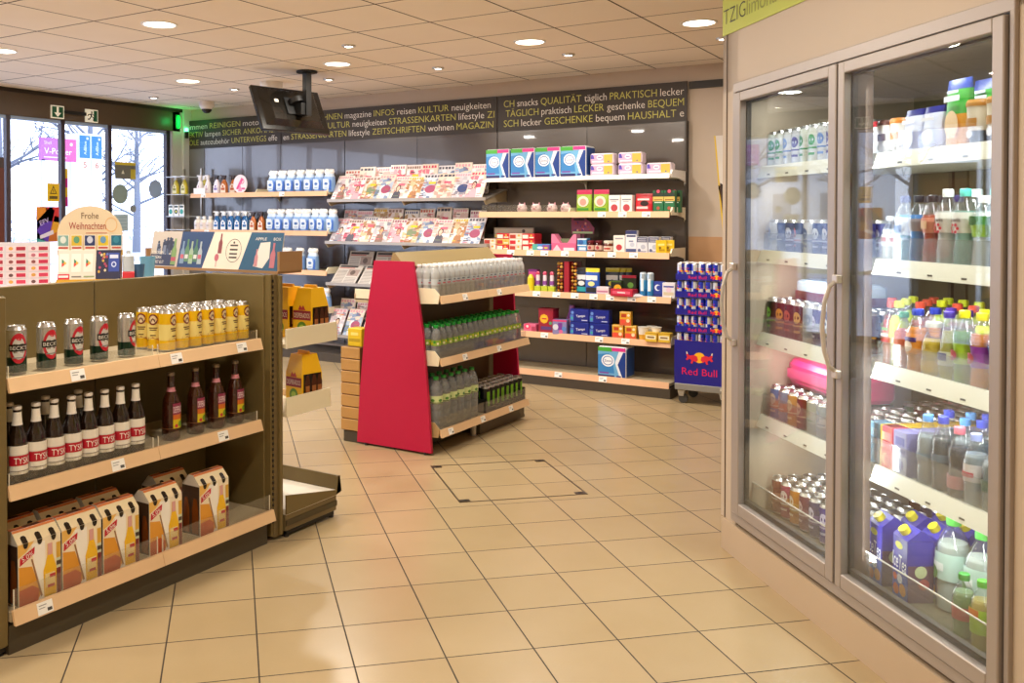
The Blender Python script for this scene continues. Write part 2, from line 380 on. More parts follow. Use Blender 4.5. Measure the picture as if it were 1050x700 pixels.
# ------------------------------------------------------------------ ceiling fittings
LAMP = C('#fff6ea', .5, emit=6.)
def lampdata(name, kind, energy, col, size=.17, angle=1.2):
    l = bpy.data.lights.new(name, kind); l.energy = energy; l.color = col
    if kind == 'AREA': l.shape = 'DISK'; l.size = size
    if kind == 'SPOT': l.spot_size = angle; l.spot_blend = .6; l.shadow_soft_size = .03
    return l
DOWN = lampdata('downlight', 'AREA', 28, (1., .925, .82)); SPOTL = lampdata('shelf_spot', 'SPOT', 20, (1., .90, .80), angle=1.5)
def big_light(x, y, label, grp):
    t = thing('ceiling_downlight', label, 'ceiling light', (x, y, H), 0, grp)
    r = B(); r.lathe([(.10, -.006), (.115, -.006), (.118, 0)], WHITE, 24, cap0=False, cap1=False); r.obj('trim_ring', t)
    d = B(); d.lathe([(0.0, -.003), (.10, -.004)], LAMP, 24, cap0=False, cap1=False); d.obj('diffuser', t)
    l = bpy.data.objects.new('light_source', DOWN); COL.objects.link(l); l.parent = t; l.location = (0, 0, -.012)
def small_light(x, y, label, grp):
    t = thing('ceiling_spotlight', label, 'ceiling light', (x, y, H), 0, grp)
    r = B(); r.lathe([(.03, -.012), (.05, -.01), (.052, 0)], C('#d8d4cc', .3, metal=.6), 18, cap0=False, cap1=False); r.obj('trim_ring', t)
    d = B(); d.lathe([(0.0, -.004), (.03, -.010)], C('#fff8ee', .5, emit=12.), 18, cap0=False, cap1=False); d.obj('lens', t)
    l = bpy.data.objects.new('light_source', SPOTL); COL.objects.link(l); l.parent = t; l.location = (0, 0, -.03); l.rotation_euler = (.25, 0, 0)
GL = 'large round ceiling lights'
for x, y, lb in ((-6.49, 4.09, 'large round ceiling light cut by the left edge of the photo'), (-4.735, 4.09, 'largest round ceiling light near the top left of the photo'),
        (-6.49, 5.94, 'round ceiling light left of the hanging screen, before the entrance'), (-4.735, 5.94, 'round ceiling light just right of the hanging screen'),
        (-2.98, 5.94, 'round ceiling light above the magazine shelves, in the middle'), (-1.77, 5.95, 'round ceiling light next to the green cooler sign')): big_light(x, y, lb, GL)
for n, (x, y) in enumerate([(-2.98, 4.09)]+[(x, 2.2) for x in (-6.49, -4.735, -2.98, -1.22)]+[(x, .35) for x in (-4.735, -1.22)]+[(x, -1.5) for x in (-2.98, .53)]):  # unseen extra downlights, added to light the room
    big_light(x, y, 'added round ceiling light out of view, %s along the ceiling towards the shop front' % ORD[n], GL)
for i, x in enumerate((-7.69, -6.52, -5.33, -4.15, -2.96, -1.78)):
    small_light(x, 6.56, 'small ceiling spotlight, %s from the left in the row along the back wall' % ORD[i], 'small ceiling spotlights')
small_light(-4.16, 5.35, 'small ceiling spotlight standing forward, above the red end display', 'small ceiling spotlights')
for x, y, lb, s_ in ((-7.487, 7.116, 'small white dome camera with dark lens in the back left corner', 1.), (-5.9, 6.42, 'white dome camera hanging just behind the screen', 1.25)):
    t = thing('dome_camera', lb, 'camera', (x, y, H)); d = B(); d.lathe([(.085*s_, 0), (.085*s_, -.05*s_), (.06*s_, -.085*s_)][::-1], C('#e6e2de', .4), 20); d.obj('housing', t)
    d = B(); d.lathe([(.005, -.13*s_), (.03*s_, -.125*s_), (.05*s_, -.105*s_), (.055*s_, -.085*s_)], BLACK, 18); d.obj('dome', t)
t = thing('hanging_screen', 'black flat screen on a ceiling pole, seen from behind', 'screen', (-5.355, 6.075, 2.372), math.radians(77.9))
MT = Matrix.Rotation(math.radians(-25), 4, 'X')
TVB = C('#100e0b', .25, coat=.2)
def tvo(bb, name, par=t):
    o = bb.obj(name, par); o.matrix_local = MT; return o
# local x = width, local +y = away from camera (screen side), back faces -y
d = B(); d.box(-.36, .36, -.005, .035, -.215, .215, TVB, .006); d.loft([[(-.31, -.005, -.17), (.31, -.005, -.17), (.31, -.005, .19), (-.31, -.005, .19)], [(-.24, -.055, -.13), (.24, -.055, -.13), (.24, -.055, .15), (-.24, -.055, .15)]], C('#15120e', .22, coat=.3), False); tvo(d, 'casing')
d = B(); d.box(-.34, .34, .035, .038, -.195, .2, C('#0a0c10', .1)); tvo(d, 'display_panel')
d = B(); d.box(-.1, .1, -.07, -.055, -.08, .08, BLACK); d.box(-.2, -.16, -.06, -.055, .03, .06, C('#d9d4c8', .5)); d.lathe([(.07, 0), (.07, .05)], BLACK, 16, cx=0, cy=-.1); tvo(d, 'wall_bracket')
d = B(); d.box(.02, .075, -.19, -.135, -.06, H-2.375, BLACK); d.box(-.02, .06, -.17, -.06, -.05, .05, BLACK); d.lathe([(.09, H-2.39), (.09, H-2.375)], BLACK, 18, cx=.047, cy=-.16); d.obj('ceiling_pole', t)

# entrance bits
def sign_panel(name, lb, y0, y1, z0, z1, cat, fn, m, x=XL+.022, th=.012):
    bb = B(); bb.box(0, th, 0, y1-y0, 0, z1-z0, m); fn(bb, flat((th, 0, 0), (0, 1, 0), (0, 0, 1)), y1-y0, z1-z0); o = bb.obj(name, None, (x, y0, z0)); return tag(o, lb, cat)
GRN = C('#0f5a36', .4); PAL = C('#f6f3df', .5, emit=.25)
def ex1(bb, f, w, h):
    bb.rect(f, .01, w-.01, .01, h-.01, GRN); c = w/2; bb.poly(f, [(c-.012, h*.9), (c-.012, h*.45), (c-.04, h*.45), (c, h*.12), (c+.04, h*.45), (c+.012, h*.45), (c+.012, h*.9)], PAL, k=.0014)
sign_panel('exit_sign', 'green exit sign with a white downward arrow above the window', 5.745, 5.895, 2.445, 2.575, 'sign', ex1, PAL)
def ex2(bb, f, w, h):
    bb.rect(f, w*.66, w-.008, .01, h-.01, GRN); bb.disc(f, w*.5, h*.78, .010, BLACK, seg=10)
    bb.poly(f, [(w*.42, h*.68), (w*.54, h*.7), (w*.52, h*.42), (w*.40, h*.42)], BLACK); bb.poly(f, [(w*.40, h*.44), (w*.30, h*.28), (w*.16, h*.26), (w*.16, h*.18), (w*.34, h*.18), (w*.47, h*.40)], BLACK)
    bb.poly(f, [(w*.45, h*.44), (w*.62, h*.34), (w*.60, h*.10), (w*.67, h*.10), (w*.70, h*.38), (w*.52, h*.46)], BLACK); bb.poly(f, [(w*.42, h*.66), (w*.22, h*.62), (w*.14, h*.48), (w*.19, h*.45), (w*.27, h*.55), (w*.44, h*.56)], BLACK)
    bb.poly(f, [(w*.53, h*.66), (w*.66, h*.52), (w*.74, h*.60), (w*.70, h*.64), (w*.64, h*.60), (w*.54, h*.7)], BLACK)
sign_panel('exit_sign', 'exit sign with a running figure and green edge above the window', 6.15, 6.305, 2.44, 2.575, 'sign', ex2, PAL)
bb = B(); bb.box(0, .03, 0, .26, 0, .035, BLACK, .004); tag(bb.obj('door_sensor', None, (XL+.022, 5.893, 2.50)), 'flat black sensor bar between the two exit signs', 'sensor')
t = thing('door_signal_lamp', 'green glowing door lamp at the end of the dark beam', 'lamp', (XL+.025, 7.385, 2.47))
bb = B(); bb.box(0, .012, -.01, .05, -.01, .16, C('#1d8a48', .4), .004); bb.obj('base', t); bb = B(); bb.lathe([(.012, 0), (.024, .03), (.024, .12), (.012, .15)], C('#04d848', .4, emit=1.6), 12, cx=.018, cy=.02); bb.obj('lens', t)  # base coloured green to stand for the lamp's glow
l = bpy.data.objects.new('light_source', lampdata('green_glow', 'POINT', .9, (.02, 1., .22))); COL.objects.link(l); l.parent = t; l.location = (.10, -.06, .08); l.data.shadow_soft_size = .03
t = thing('alarm_beacon', 'small green lit beacon with black base on the corner post', 'lamp', (XL+.06, 7.50, 2.38)); bb = B(); bb.box(0, .03, -.02, .02, -.02, .06, BLACK, .004); bb.obj('base', t)
bb = B(); bb.lathe([(.018, .06), (.018, .09), (.008, .10)], C('#5cffa8', .4, emit=8.), 10, cx=.015); bb.obj('lens', t)

# floor hatch
t = thing('floor_hatch', 'metal-edged access hatch tiled flush into the floor', 'hatch', (-2.385, 4.46, 0), PI/4)
bb = B(); w, g = .345, .35; e = C('#5b4c3a', .35, metal=.6)
for x0, x1, y0, y1 in ((-w, w, -g, -g+.008), (-w, w, g-.008, g), (-w, -w+.008, -g, g), (w-.008, w, -g, g)): bb.box(x0, x1, y0, y1, -.004, .0015, e)
bb.obj('edge_frame', t)
for sx in (-1, 1):
    for sy in (-1, 1):
        bb = B(); bb.box(sx*(w-.008), sx*(w-.06), sy*(g-.008), sy*(g-.045), -.004, .002, C('#4c4034', .35, metal=.5)); bb.disc(flat((sx*(w-.035), sy*(g-.028), .002), (1, 0, 0), (0, 1, 0)), 0, 0, .010, BLACK, seg=10); bb.obj('corner_lug', t)

# ------------------------------------------------------------------ left drinks gondola (front faces +X; local frame: x along the aisle (+Y world), -y to the aisle)
RZ = PI/2
def strip(parent, name, x0, x1, y, ztop, zbot, m=WOODSTRIP, tilt=.014, th=.012, label=None):
    """slanted price rail along local x, front towards -y"""
    bb = B(); bb.prism([(y, ztop), (y-tilt, zbot), (y-tilt+th, zbot), (y+th, ztop)], lambda p, q, t: (x0+(x1-x0)*t, p, q), m); return bb.obj(name, parent, label=label)
def tags_on(parent, xs, y, ztop, zbot, w=.058, tilt=.014, m=PAPERW):
    for x in xs:
        bb = B(); z1 = ztop-.004; z0 = zbot+.004; k = tilt/(ztop-zbot)
        o3 = Vector((x-w/2, y-k*(ztop-z0)-.0012, z0)); v = Vector((0, k*(z1-z0), z1-z0)).normalized(); f = flat(o3, (1, 0, 0), v); hh = (z1-z0)
        bb.rect(f, 0, w, 0, hh*1.03, m, 0); bb.rect(f, 0, w, 0, hh*1.03, m, -.0006)
        bb.rect(f, w*.1, w*.6, hh*.72, hh*.8, C('#9a9a9a')); bb.rect(f, w*.1, w*.5, hh*.5, hh*.57, C('#9a9a9a')); bb.rect(f, w*.62, w*.92, hh*.15, hh*.42, C('#4c4c4c')); bb.obj('price_tag', parent)
G = thing('gondola_shelving', 'olive metal drinks gondola with pale wood price rails at left', 'shelving unit', (-2.8, 1.79, 0), RZ)
LW = 1.25
for a, c in ((-.014, .628), (.632, LW-.012)):
    bb = B(); bb.box(a, c, .40, .425, .05, 1.185, OLIVE, .003); bb.obj('back_panel', G)
bb = B(); bb.box(-.05, -.014, .0, .43, .03, 1.185, OLIVE, .004); bb.box(-.044, -.02, .01, .03, .012, .03, BLACK); bb.lathe([(.016, 0), (.016, .012)], BLACK, 12, cx=-.032, cy=.03); bb.obj('end_panel', G)
bb = B(); bb.box(LW-.012, LW+.004, .035, .43, .03, 1.185, OLIVE, .003); bb.obj('end_panel', G)
bb = B(); bb.box(LW-.004, LW+.012, -.0, .04, .02, 1.19, OLIVE, .002); bb.box(LW+.012, LW+.045, -.003, .03, .012, 1.19, C('#7a6846', .45, metal=.2), .002)
for k in range(44):
    z = .08+k*.025; bb.box(LW+.003, LW+.0115, -.0045, -.001, z, z+.013, BLACK)
bb.obj('slotted_upright', G, label='post with a column of dark slots')
bb = B(); bb.box(-.014, LW-.03, .0, .40, 0, .095, PLINTH); bb.obj('plinth', G)
bb = B(); bb.box(-.03, LW+.0, .425, .74, 1.15, 1.165, C('#b4aa98', .5), .002); bb.obj('top_board', G)
for zi, (zt, yy, L1, ext) in enumerate(((.905, 0, 1.185, 0), (.548, 0, 1.185, 0), (.140, -.022, 1.24, .0))):
    for k, (a, c) in enumerate(((-.012, .612), (.614, L1))):
        s = bb = B(); bb.box(a, c, yy+.012, .40, zt-.03, zt, BOARD); sh = bb.obj('shelf', G)
        strip(sh, 'price_rail', a, c, yy, zt+.01, zt-.037)
        gd = B(); g0 = 1.0
        gd.box(a+.01, c-.01, yy+.014, yy+.017, zt, zt+(.048 if zi < 2 else .075), ACRYL)
        for e_ in (a+.01, c-.013): gd.box(e_, e_+.003, yy+.0135, yy+.0175, zt, zt+(.048 if zi < 2 else .075), C('#e9e3cf', .2))
        gd.obj('clear_guard', sh)
        tags_on(sh, ((.25,) if k == 0 else (.70, 1.06)) if zi == 0 else ((.42,) if k == 0 else (.95,)) if zi == 1 else ((.10,) if k == 0 else ()), yy, zt+.01, zt-.037)
def gp(lx, ly, z): return (-2.8-ly, 1.79+lx, z)

# beer cans with a red oval and black band
SIL = C('#cfcfcc', .25, metal=.75); DKG = C('#12301f', .25, metal=.3)
def becks(b):
    f = cyl(.033, 0, .092); b.disc(f, 0, 0, .030, C('#c61f33', .3), rt=.052, seg=26, hole=.74); b.disc(f, 0, 0, .022, C('#dcdcd8', .3, metal=.3), rt=.038, k=.0005, seg=20)
    b.rect(f, -.034, .034, -.010, .014, C('#15130f', .3), .0010, 10); b.text(f, "BECK'S", 0, .002, C('#efece2', .4), w=.058, h=.013, k=.0017)
    r = C('#c61f33', .3); b.poly(f, [(-.004, .028), (.006, .026), (.009, .034), (.004, .042), (-.006, .042), (-.009, .034)], r, .0012); b.rect(f, -.02, .02, -.034, -.030, C('#8a8a88'), .0012, 6)
CANB = can('beer_can', .033, .168, [(.36, DKG), (.40, SIL), (1., SIL)], ALU, becks)
for i, (y, wob) in enumerate(((1.885, -.35), (2.0, .0), (2.112, .12), (2.222, .2), (2.348, .55))):
    CANB.put((-2.915, y, .905), RZ+wob, 'silver and green beer can with red oval, %s from left' % ORD[i], 'beer can', 'silver beer cans on the upper shelf')
YEL = C('#efc010', .28, metal=.1); CRM = C('#f0dc86', .35)
def pils(b):
    f = cyl(.033, 0, .115); b.disc(f, 0, .012, .020, C('#7c2a2a', .3), rt=.022); b.disc(f, 0, .012, .014, C('#e3cda8', .4), rt=.016, k=.0011); b.poly(f, [(-.010, .0), (.010, .0), (.008, .012), (.0, .018), (-.007, .012)], C('#5a2c20'), .0016)
    for t, w in ((-.022, .036), (-.030, .028), (-.052, .022)): b.rect(f, -w/2, w/2, t-.0022, t+.0022, C('#6b4a28'), .001, 5)
    b.poly(f, [(-.026, -.075), (.026, -.075), (.022, -.062), (.010, -.066), (.0, -.058), (-.012, -.065), (-.022, -.060)], C('#c58a3a'), .001)
CANY = can('beer_can', .033, .168, [(.26, YEL), (.70, CRM), (1., YEL)], ALU, pils)
for r_ in range(3):
    for i in range(7):
        CANY.put((-2.897-.0685*r_, 2.535+.0697*i, .905), RZ+.25+rnd.uniform(-.1, .1)-(1.3 if r_ and i == 0 else 0), 'yellow and cream beer can, %s from the left in the %s row' % (ORD[i], ('front', 'middle', 'rear')[r_]), 'beer can', 'yellow beer cans on the upper shelf')
# brown beer bottles
BROWN = C('#1c0d06', .08, coat=.8); BROWN2 = C('#3a1508', .1, coat=.8)
pb = [(.029, 0), (.0335, .005), (.034, .02), (.034, .140), (.031, .158), (.021, .185), (.0155, .205), (.0135, .235), (.0135, .248), (.0145, .250), (.0145, .256)]
def tys(q, rad):
    f = cyl(.0345, .22, 0); q.rect(f, -.05, .05, .066, .100, C('#b5122b', .4), .0008, 14); q.text(f, 'TYSKIE', .002, .083, C('#f6f0ea'), w=.068, h=.022, k=.0016)
    q.rect(f, -.06, .06, .100, .103, C('#d8d3c8'), .0008, 14); q.rect(f, -.045, .045, .046, .049, C('#8d8578'), .0008, 10)
BEER = bottle('beer_bottle', pb, BROWN, C('#e7e0d8', .35, metal=.2), (.250, .262), .0150, (.036, .132, C('#e9e4d8', .55)), tys, (.198, .242), C('#ece6da', .5))
ring = B(); ring.lathe([(.0155, .249), (.0158, .252), (.0155, .255)], C('#7d1f27'), 14, cap0=False, cap1=False)
for i in range(8):
    BEER.put((-2.848, 1.842+.0705*i, .548), RZ-.1+rnd.uniform(-.08, .08), 'brown beer bottle with white and red label, %s of eight in the front row' % ORD[i], 'beer bottle', 'brown beer bottles on the middle shelf')
for i, (y, lb) in enumerate(((1.86, 'leftmost'), (2.0, 'middle'), (2.135, 'rightmost'))):
    BEER.put((-2.922, y, .548), RZ, 'brown beer bottle standing behind the front row, %s of three' % lb, 'beer bottle', 'brown beer bottles behind the front row')
# slim flavoured beer bottles
pd = [(.032, 0), (.0365, .006), (.037, .03), (.036, .125), (.034, .158), (.024, .185), (.0155, .202), (.0135, .235), (.0135, .262), (.0145, .264), (.0145, .270)]
def desp(q, rad):
    f = cyl(.0375, .12, 0); q.rect(f, -.026, .026, .050, .085, C('#d8c21c', .4), .0008, 8); q.rect(f, -.026, .026, .085, .105, C('#cf6a1e', .4), .0008, 8)
    q.rect(f, -.027, .027, .105, .150, C('#8a2a4c', .4), .0008, 8); q.text(f, 'DESPERADOS', 0, .126, C('#f6e6ea'), w=.05, h=.026, k=.0014); q.disc(f, .008, .066, .012, C('#6c9a22'), .0012); q.disc(f, -.012, .06, .007, C('#c2303a'), .0013)
DESP = bottle('beer_bottle', pd, BROWN2, C('#8d7f70', .3, metal=.6), (.258, .272), .0150, (.048, .050, C('#8a5a30')), desp, (.195, .212), C('#c9818a', .5))
for i, y in enumerate((2.545, 2.675, 2.792, 2.905)):
    DESP.put((-2.888, y, .548), RZ+.05, 'dark red-brown beer bottle with colourful label, %s of four from the left' % ORD[i], 'beer bottle', 'colourful label beer bottles on the middle shelf')
# six-pack cartons
OR1 = C('#d98a2a', .45); OR2 = C('#b8482e', .45); YB_ = C('#e8b21c', .4)
def sixpack():
    w, d, h = .162, .108, .248; b = B()
    pr_ = [(-d/2, 0), (d/2, 0), (d*.47, h*.84), (d*.12, h), (-d*.12, h), (-d*.47, h*.84)]
    b.prism(pr_, lambda p, q, t: (-w/2+w*t, p, q), C('#efe9dc', .45))
    v1 = Vector((0, d*.03, h*.84)).normalized(); f = flat((0, -d/2, 0), (1, 0, 0), v1); W = C('#f9f5ec', .45)
    b.rect(f, -w/2, w/2, 0, h*.84, C('#f2e4c6', .45), .0004)
    b.poly(f, [(-.030, h*.80), (.020, h*.80), (.022, 0), (-.006, 0)], W, .0006); b.poly(f, [(-w/2, h*.84), (-.02, h*.84), (-.05, h*.72), (-w/2, h*.66)], C('#eab85c', .45), .0006)
    b.poly(f, [(-w/2+.002, .002), (-.010, .002), (.004, h*.10), (-.030, h*.50), (-w/2+.002, h*.54)], C('#e09a32', .4), .0008); b.poly(f, [(-w/2+.002, .002), (-.010, .002), (-.004, h*.16), (-.03, h*.24), (-w/2+.002, h*.22)], C('#c0562c', .4), .0011)
    b.poly(f, [(-.034, h*.60), (-.028, h*.60), (.008, h*.06), (.002, h*.04)], C('#9a7048', .45), .0013)
    g = [(.014, .004), (.061, .004), (.063, h*.38), (.056, h*.48), (.049, h*.58), (.048, h*.74), (.029, h*.74), (.028, h*.58), (.021, h*.48), (.012, h*.38)]
    b.poly(f, g, C('#f0bc14', .25, coat=.4), .0012); b.rect(f, .019, .057, h*.14, h*.33, C('#f0d898', .4), .0016); b.rect(f, .036, .058, h*.26, h*.31, C('#c22c3c'), .002); b.rect(f, .027, .054, h*.13, h*.17, C('#b8323c'), .002); b.rect(f, .030, .047, h*.58, h*.74, C('#dca4a0'), .0016); b.rect(f, .016, .0185, h*.04, h*.36, C('#f6c84a', .3), .0017)
    b.rect(f, .063, .080, .002, h*.36, C('#7a2c2c'), .0008); b.rect(f, .063, .080, h*.36, h*.5, C('#c8d0b0'), .0008); b.rect(f, .063, .080, h*.5, h*.72, C('#d8a83a'), .0008); b.rect(f, .063, .080, h*.40, h*.46, C('#4a3a30'), .0012)
    r = C('#c4162f', .45)
    b.poly(f, [(-.076, h*.55), (-.022, h*.66), (-.019, h*.76), (-.074, h*.655)], r, .0016); b.text(f, '5.0%', -.047, h*.657, W, w=.044, k=.0022, rot=.30)
    v = Vector((0, d*.35, h*.16)).normalized(); f2 = flat((0, -d*.47, h*.84), (1, 0, 0), v); L_ = math.hypot(d*.35, h*.16)
    b.rect(f2, -w/2, w/2, 0, L_*.98, C('#f2dfb4', .45), .0006); b.rect(f2, -w/2, w/2, L_*.82, L_*.98, C('#d87a3a', .45), .0009)
    for x in (-.053, 0., .053): b.poly(f, [(x-.010, h*.84), (x+.010, h*.84), (x+.0085, h*.80), (x+.004, h*.77), (x-.004, h*.77), (x-.0085, h*.80)], C('#241a12', .2), .0020); b.poly(f2, [(x-.010, 0), (x+.010, 0), (x+.010, L_*.42), (x+.005, L_*.52), (x-.005, L_*.52), (x-.010, L_*.42)], C('#241a12', .2), .0014)
    tp = flat((0, 0, h), (1, 0, 0), (0, 1, 0)); b.rect(tp, -w/2, w/2, -d*.12, d*.12, C('#c8643a', .45), .0006); b.rect(tp, -.03, .03, -.010, .010, C('#5a3a26'), .0010); b.rect(tp, -w/2, w/2, d*.06, d*.12, C('#e8b070'), .0009)
    side = flat((-w/2, 0, 0), (0, -1, 0), (0, 0, 1)); b.rect(side, -d*.46, d*.46, .004, h*.82, C('#4a3424', .4), .0006)  # aisle-end side coloured dark brown for its shade
    for k in (-.026, .026):
        b.poly(side, [(k-.018, .01), (k+.018, .01), (k+.018, h*.42), (k+.008, h*.62), (k-.008, h*.62), (k-.018, h*.42)], C('#8a4a1c', .2), .0012)
    s2 = flat((w/2, 0, 0), (0, 1, 0), (0, 0, 1)); b.rect(s2, -d*.46, d*.46, .004, h*.82, C('#7a4a34', .4), .0006)
    return Proto('beer_carton', b)
SIX = sixpack()
for i, y in enumerate((1.898, 2.066, 2.236, 2.448, 2.705)):
    SIX.put((-2.862, y, .140), RZ, 'white and orange six-pack beer carton, %s of five in the front row' % ORD[i], 'six-pack', 'beer cartons on the bottom shelf')
for i, y in enumerate((1.90, 2.08, 2.26, 2.60)):
    SIX.put((-2.985, y, .140), RZ, 'beer carton standing behind the front row on the bottom shelf, %s from left' % ORD[i], 'six-pack', 'beer cartons in the rear row')

# end unit of the gondola (faces +Y; only its side shows)
E_ = thing('end_shelf_unit', 'shallow end shelf unit with cream shelves behind the slotted post', 'shelving unit', (-2.99, 3.095, 0), PI)   # local x = -X world, -y = +Y world
CREAMS = C('#efe5c8', .5)
bb = B(); bb.box(-.21, .22, -.0, .02, .02, 1.185, OLIVE, .003); bb.obj('back_panel', E_)
bb = B(); bb.box(-.215, .23, -.375, -.01, .03, .105, C('#75633f', .45), .004); bb.box(-.222, -.214, -.37, -.01, .055, .08, OLIVED); bb.box(-.21, .22, -.36, -.02, 0.012, .03, BLACK)
for x in (-.20, .21):
    for y in (-.35, -.03): bb.lathe([(.012, 0), (.012, .014)], DARK, 10, cx=x, cy=y)
bb.obj('base', E_)
bb = B(); bb.prism([(-.008, .108), (-.36, .108), (-.40, .115), (-.39, .195), (-.37, .195), (-.366, .13), (-.008, .195)], lambda p, q, t: (-.222+.008*t, p, q), OLIVE); bb.prism([(-.366, .108), (-.405, .118), (-.392, .195), (-.382, .195)], lambda p, q, t: (-.222+.45*t, p, q), OLIVE); bb.box(-.22, .225, -.37, -.01, .105, .13, C('#e6dfd0', .35)); bb.obj('bottom_tray', E_)
for z, dd in ((.875, .37), (.565, .32)):
    bb = B(); bb.box(-.215, .22, -dd, -.01, z-.018, z, CREAMS); bb.box(-.222, -.214, -dd, -.01, z-.02, z+.068, CREAMS); bb.box(-.22, .22, -dd-.006, -dd, z-.02, z+.03, WOODSTRIP); bb.obj('shelf', E_)
def pack2():
    w, d, h = .115, .125, .235; b = B(); Y1 = C('#f2bc10', .4); Y2 = C('#d89c10', .4)
    secs = [[(-w/2, -d/2, 0), (w/2, -d/2, 0), (w/2, d/2, 0), (-w/2, d/2, 0)], [(-w/2, -d/2, h*.62), (w/2, -d/2, h*.62), (w/2, d/2, h*.62), (-w/2, d/2, h*.62)], [(-w*.36, -d*.36, h), (w*.36, -d*.36, h), (w*.36, d*.36, h), (-w*.36, d*.36, h)]]
    b.loft(secs, Y1, False)
    f = flat((0, -d/2, 0)); b.rect(f, -w*.48, w*.48, h*.36, h*.55, C('#8e1c2c', .4), .0008); b.text(f, 'DESPERADOS', 0, h*.455, C('#f0dcc0'), w=w*.86, h=h*.10, k=.0014)
    b.disc(f, 0, h*.2, w*.26, C('#5e8c1e', .4), .0009, rt=h*.13); b.disc(f, 0, h*.2, w*.15, C('#a9c23a', .4), .0013, rt=h*.07); b.poly(f, [(-w*.2, h*.56), (w*.2, h*.56), (w*.08, h*.66), (0, h*.61), (-w*.1, h*.66)], C('#b8342a'), .0010)
    s2 = flat((w/2, 0, 0), (0, 1, 0), (0, 0, 1)); b.rect(s2, -d*.42, d*.46, h*.20, h*.62, C('#1c0f0a', .2), .0008)
    for k in (-.028, .012, .046): b.poly(s2, [(k-.016, h*.2), (k+.016, h*.2), (k+.016, h*.44), (k+.007, h*.60), (k-.007, h*.60), (k-.016, h*.44)], C('#4c2210', .12, coat=.6), .0018); b.rect(s2, k-.012, k+.012, h*.26, h*.38, C('#a5642c'), .0024)
    hd = B(); hd.prism([(-w*.34, h), (w*.34, h), (w*.30, h+.014), (-w*.30, h+.014)], lambda p, q, t: (p, -.006+.012*t, q), Y2)
    return Proto('beer_carton', b, [('carry_handle', hd)])
PK = pack2()
for x, y, z, lb in ((-2.855, 3.375, .875, 'yellow carton of dark beer bottles on the upper cream shelf, in front'), (-2.985, 3.36, .875, 'yellow beer carton partly hidden by the slotted post, upper cream shelf'), (-2.86, 3.33, .565, 'yellow carton of dark beer bottles on the lower cream shelf')):
    PK.put((x, y, z), -.15 if z < .8 else -.02, lb, 'six-pack', 'yellow beer cartons on the end unit')

# things standing on top of the gondola
TOPZ = 1.165
t = thing('photo_display_box', 'long display box with beer pictures standing on top of the gondola end', 'display', (-3.24, 3.10, 1.19), 0)
CARD = C('#a07a52', .6); W_, Hh, TL = .435, .185, .035
bb = B(); bb.box(-W_-.02, W_, -.012, .15, 0, .012, CARD); bb.box(-W_-.02, -W_-.008, -.005, .15, .01, .10, CARD); bb.box(W_-.008, W_+.006, -.005, .15, .01, .10, CARD); bb.box(-W_, W_, .14, .15, .01, .09, CARD); bb.obj('cardboard_tray', t)
bb = B(); bb.prism([(0, .01), (.006, .01), (.006+TL, Hh), (TL, Hh)], lambda p, q, tt: (-W_+.002+(2*W_-.004)*tt, p, q), C('#f0e6d8', .5)); bb.obj('front_board', t)
f = flat((0, 0, .01), (1, 0, 0), Vector((0, TL, Hh-.01))); NAVY = C('#2f4a78', .5); TEAL = C('#2c5a7c', .5); PNK = C('#b5566c', .5); CR = C('#efe2d2', .5)
hh = math.hypot(TL, Hh-.01)
def pic(name, pts, m, fn, label):
    q = B(); q.poly(f, pts, m, .001); q.poly(f, pts, m, .0005); fn(q); q.obj(name, t, label=label)
def bot(q, x, z, h, m, k=.002):
    w = h*.13; q.poly(f, [(x-w, z), (x+w, z), (x+w, z+h*.55), (x+w*.4, z+h*.72), (x+w*.4, z+h), (x-w*.4, z+h), (x-w*.4, z+h*.72), (x-w, z+h*.55)], m, k)
def p1(q):
    rr = random.Random(3)
    for i in range(16): x = -W_+.01+rr.random()*.17; z = .06+rr.random()*.05; q.disc(f, x, z+.035, .008, C('#3c4a66'), .0016, seg=8); q.rect(f, x-.010, x+.010, z-.02, z+.028, C(rr.choice(['#5a6b8c', '#46506a', '#7a86a2', '#39405a'])), .0013+i*.00003)
    q.rect(f, -W_+.004, -.25, .006, .062, C('#3a4566'), .0018)
    for k, (s_, ww) in enumerate((('KYNDIGEN.', .085), ('DE SEAN', .070), ('FINDET EUT', .092))): q.text(f, s_, -W_+.012, .072-k*.024, C('#f2efe8'), w=ww, h=.016, k=.0024, left=True)
    bot(q, -.265, .012, .13, C('#7fa06a'), .0026); q.rect(f, -.281, -.249, .03, .05, PNK, .003)
pic('crowd_picture', [(-W_, 0), (-.235, 0), (-.225, hh), (-W_, hh)], C('#c9c0b8', .5), p1, 'picture of a crowd with white lettering')
def p2(q):
    for i, x in enumerate((-.205, -.175, -.145, -.115, -.085)): bot(q, x, .02+.01*(i % 2), .11, C(['#7d98b8', '#5f8a6a', '#9fb8a2', '#4f7a66', '#a9b8c4'][i])); q.rect(f, x-.011, x+.011, .045, .065, C(['#c56a7a', '#d9d9d9', '#8ab06a', '#d9d9d9', '#c56a7a'][i]), .0026)
pic('blue_bottle_picture', [(-.235, 0), (-.06, 0), (-.005, hh), (-.225, hh)], NAVY, p2, 'blue picture with a group of bottles')
def p3(q):
    bot(q, .045, .075, .095, C('#8a4a50')); q.disc(f, .03, .055, .014, C('#c06a78'), .002, rt=.018); q.rect(f, .027, .033, .01, .04, C('#c9a8a8'), .002)
    q.disc(f, .135, .09, .05, C('#5a5a5a'), .002, rt=.056, hole=.95, seg=26)
    for z in (.115, .095, .075, .058): q.rect(f, .11, .16, z-.004, z+.004, C('#55504c'), .002)
    q.disc(f, .133, .128, .006, C('#55504c'), .002)
pic('cream_bottle_picture', [(-.06, 0), (.18, 0), (.235, hh), (-.005, hh)], CR, p3, 'cream picture with a pink bottle and round crest')
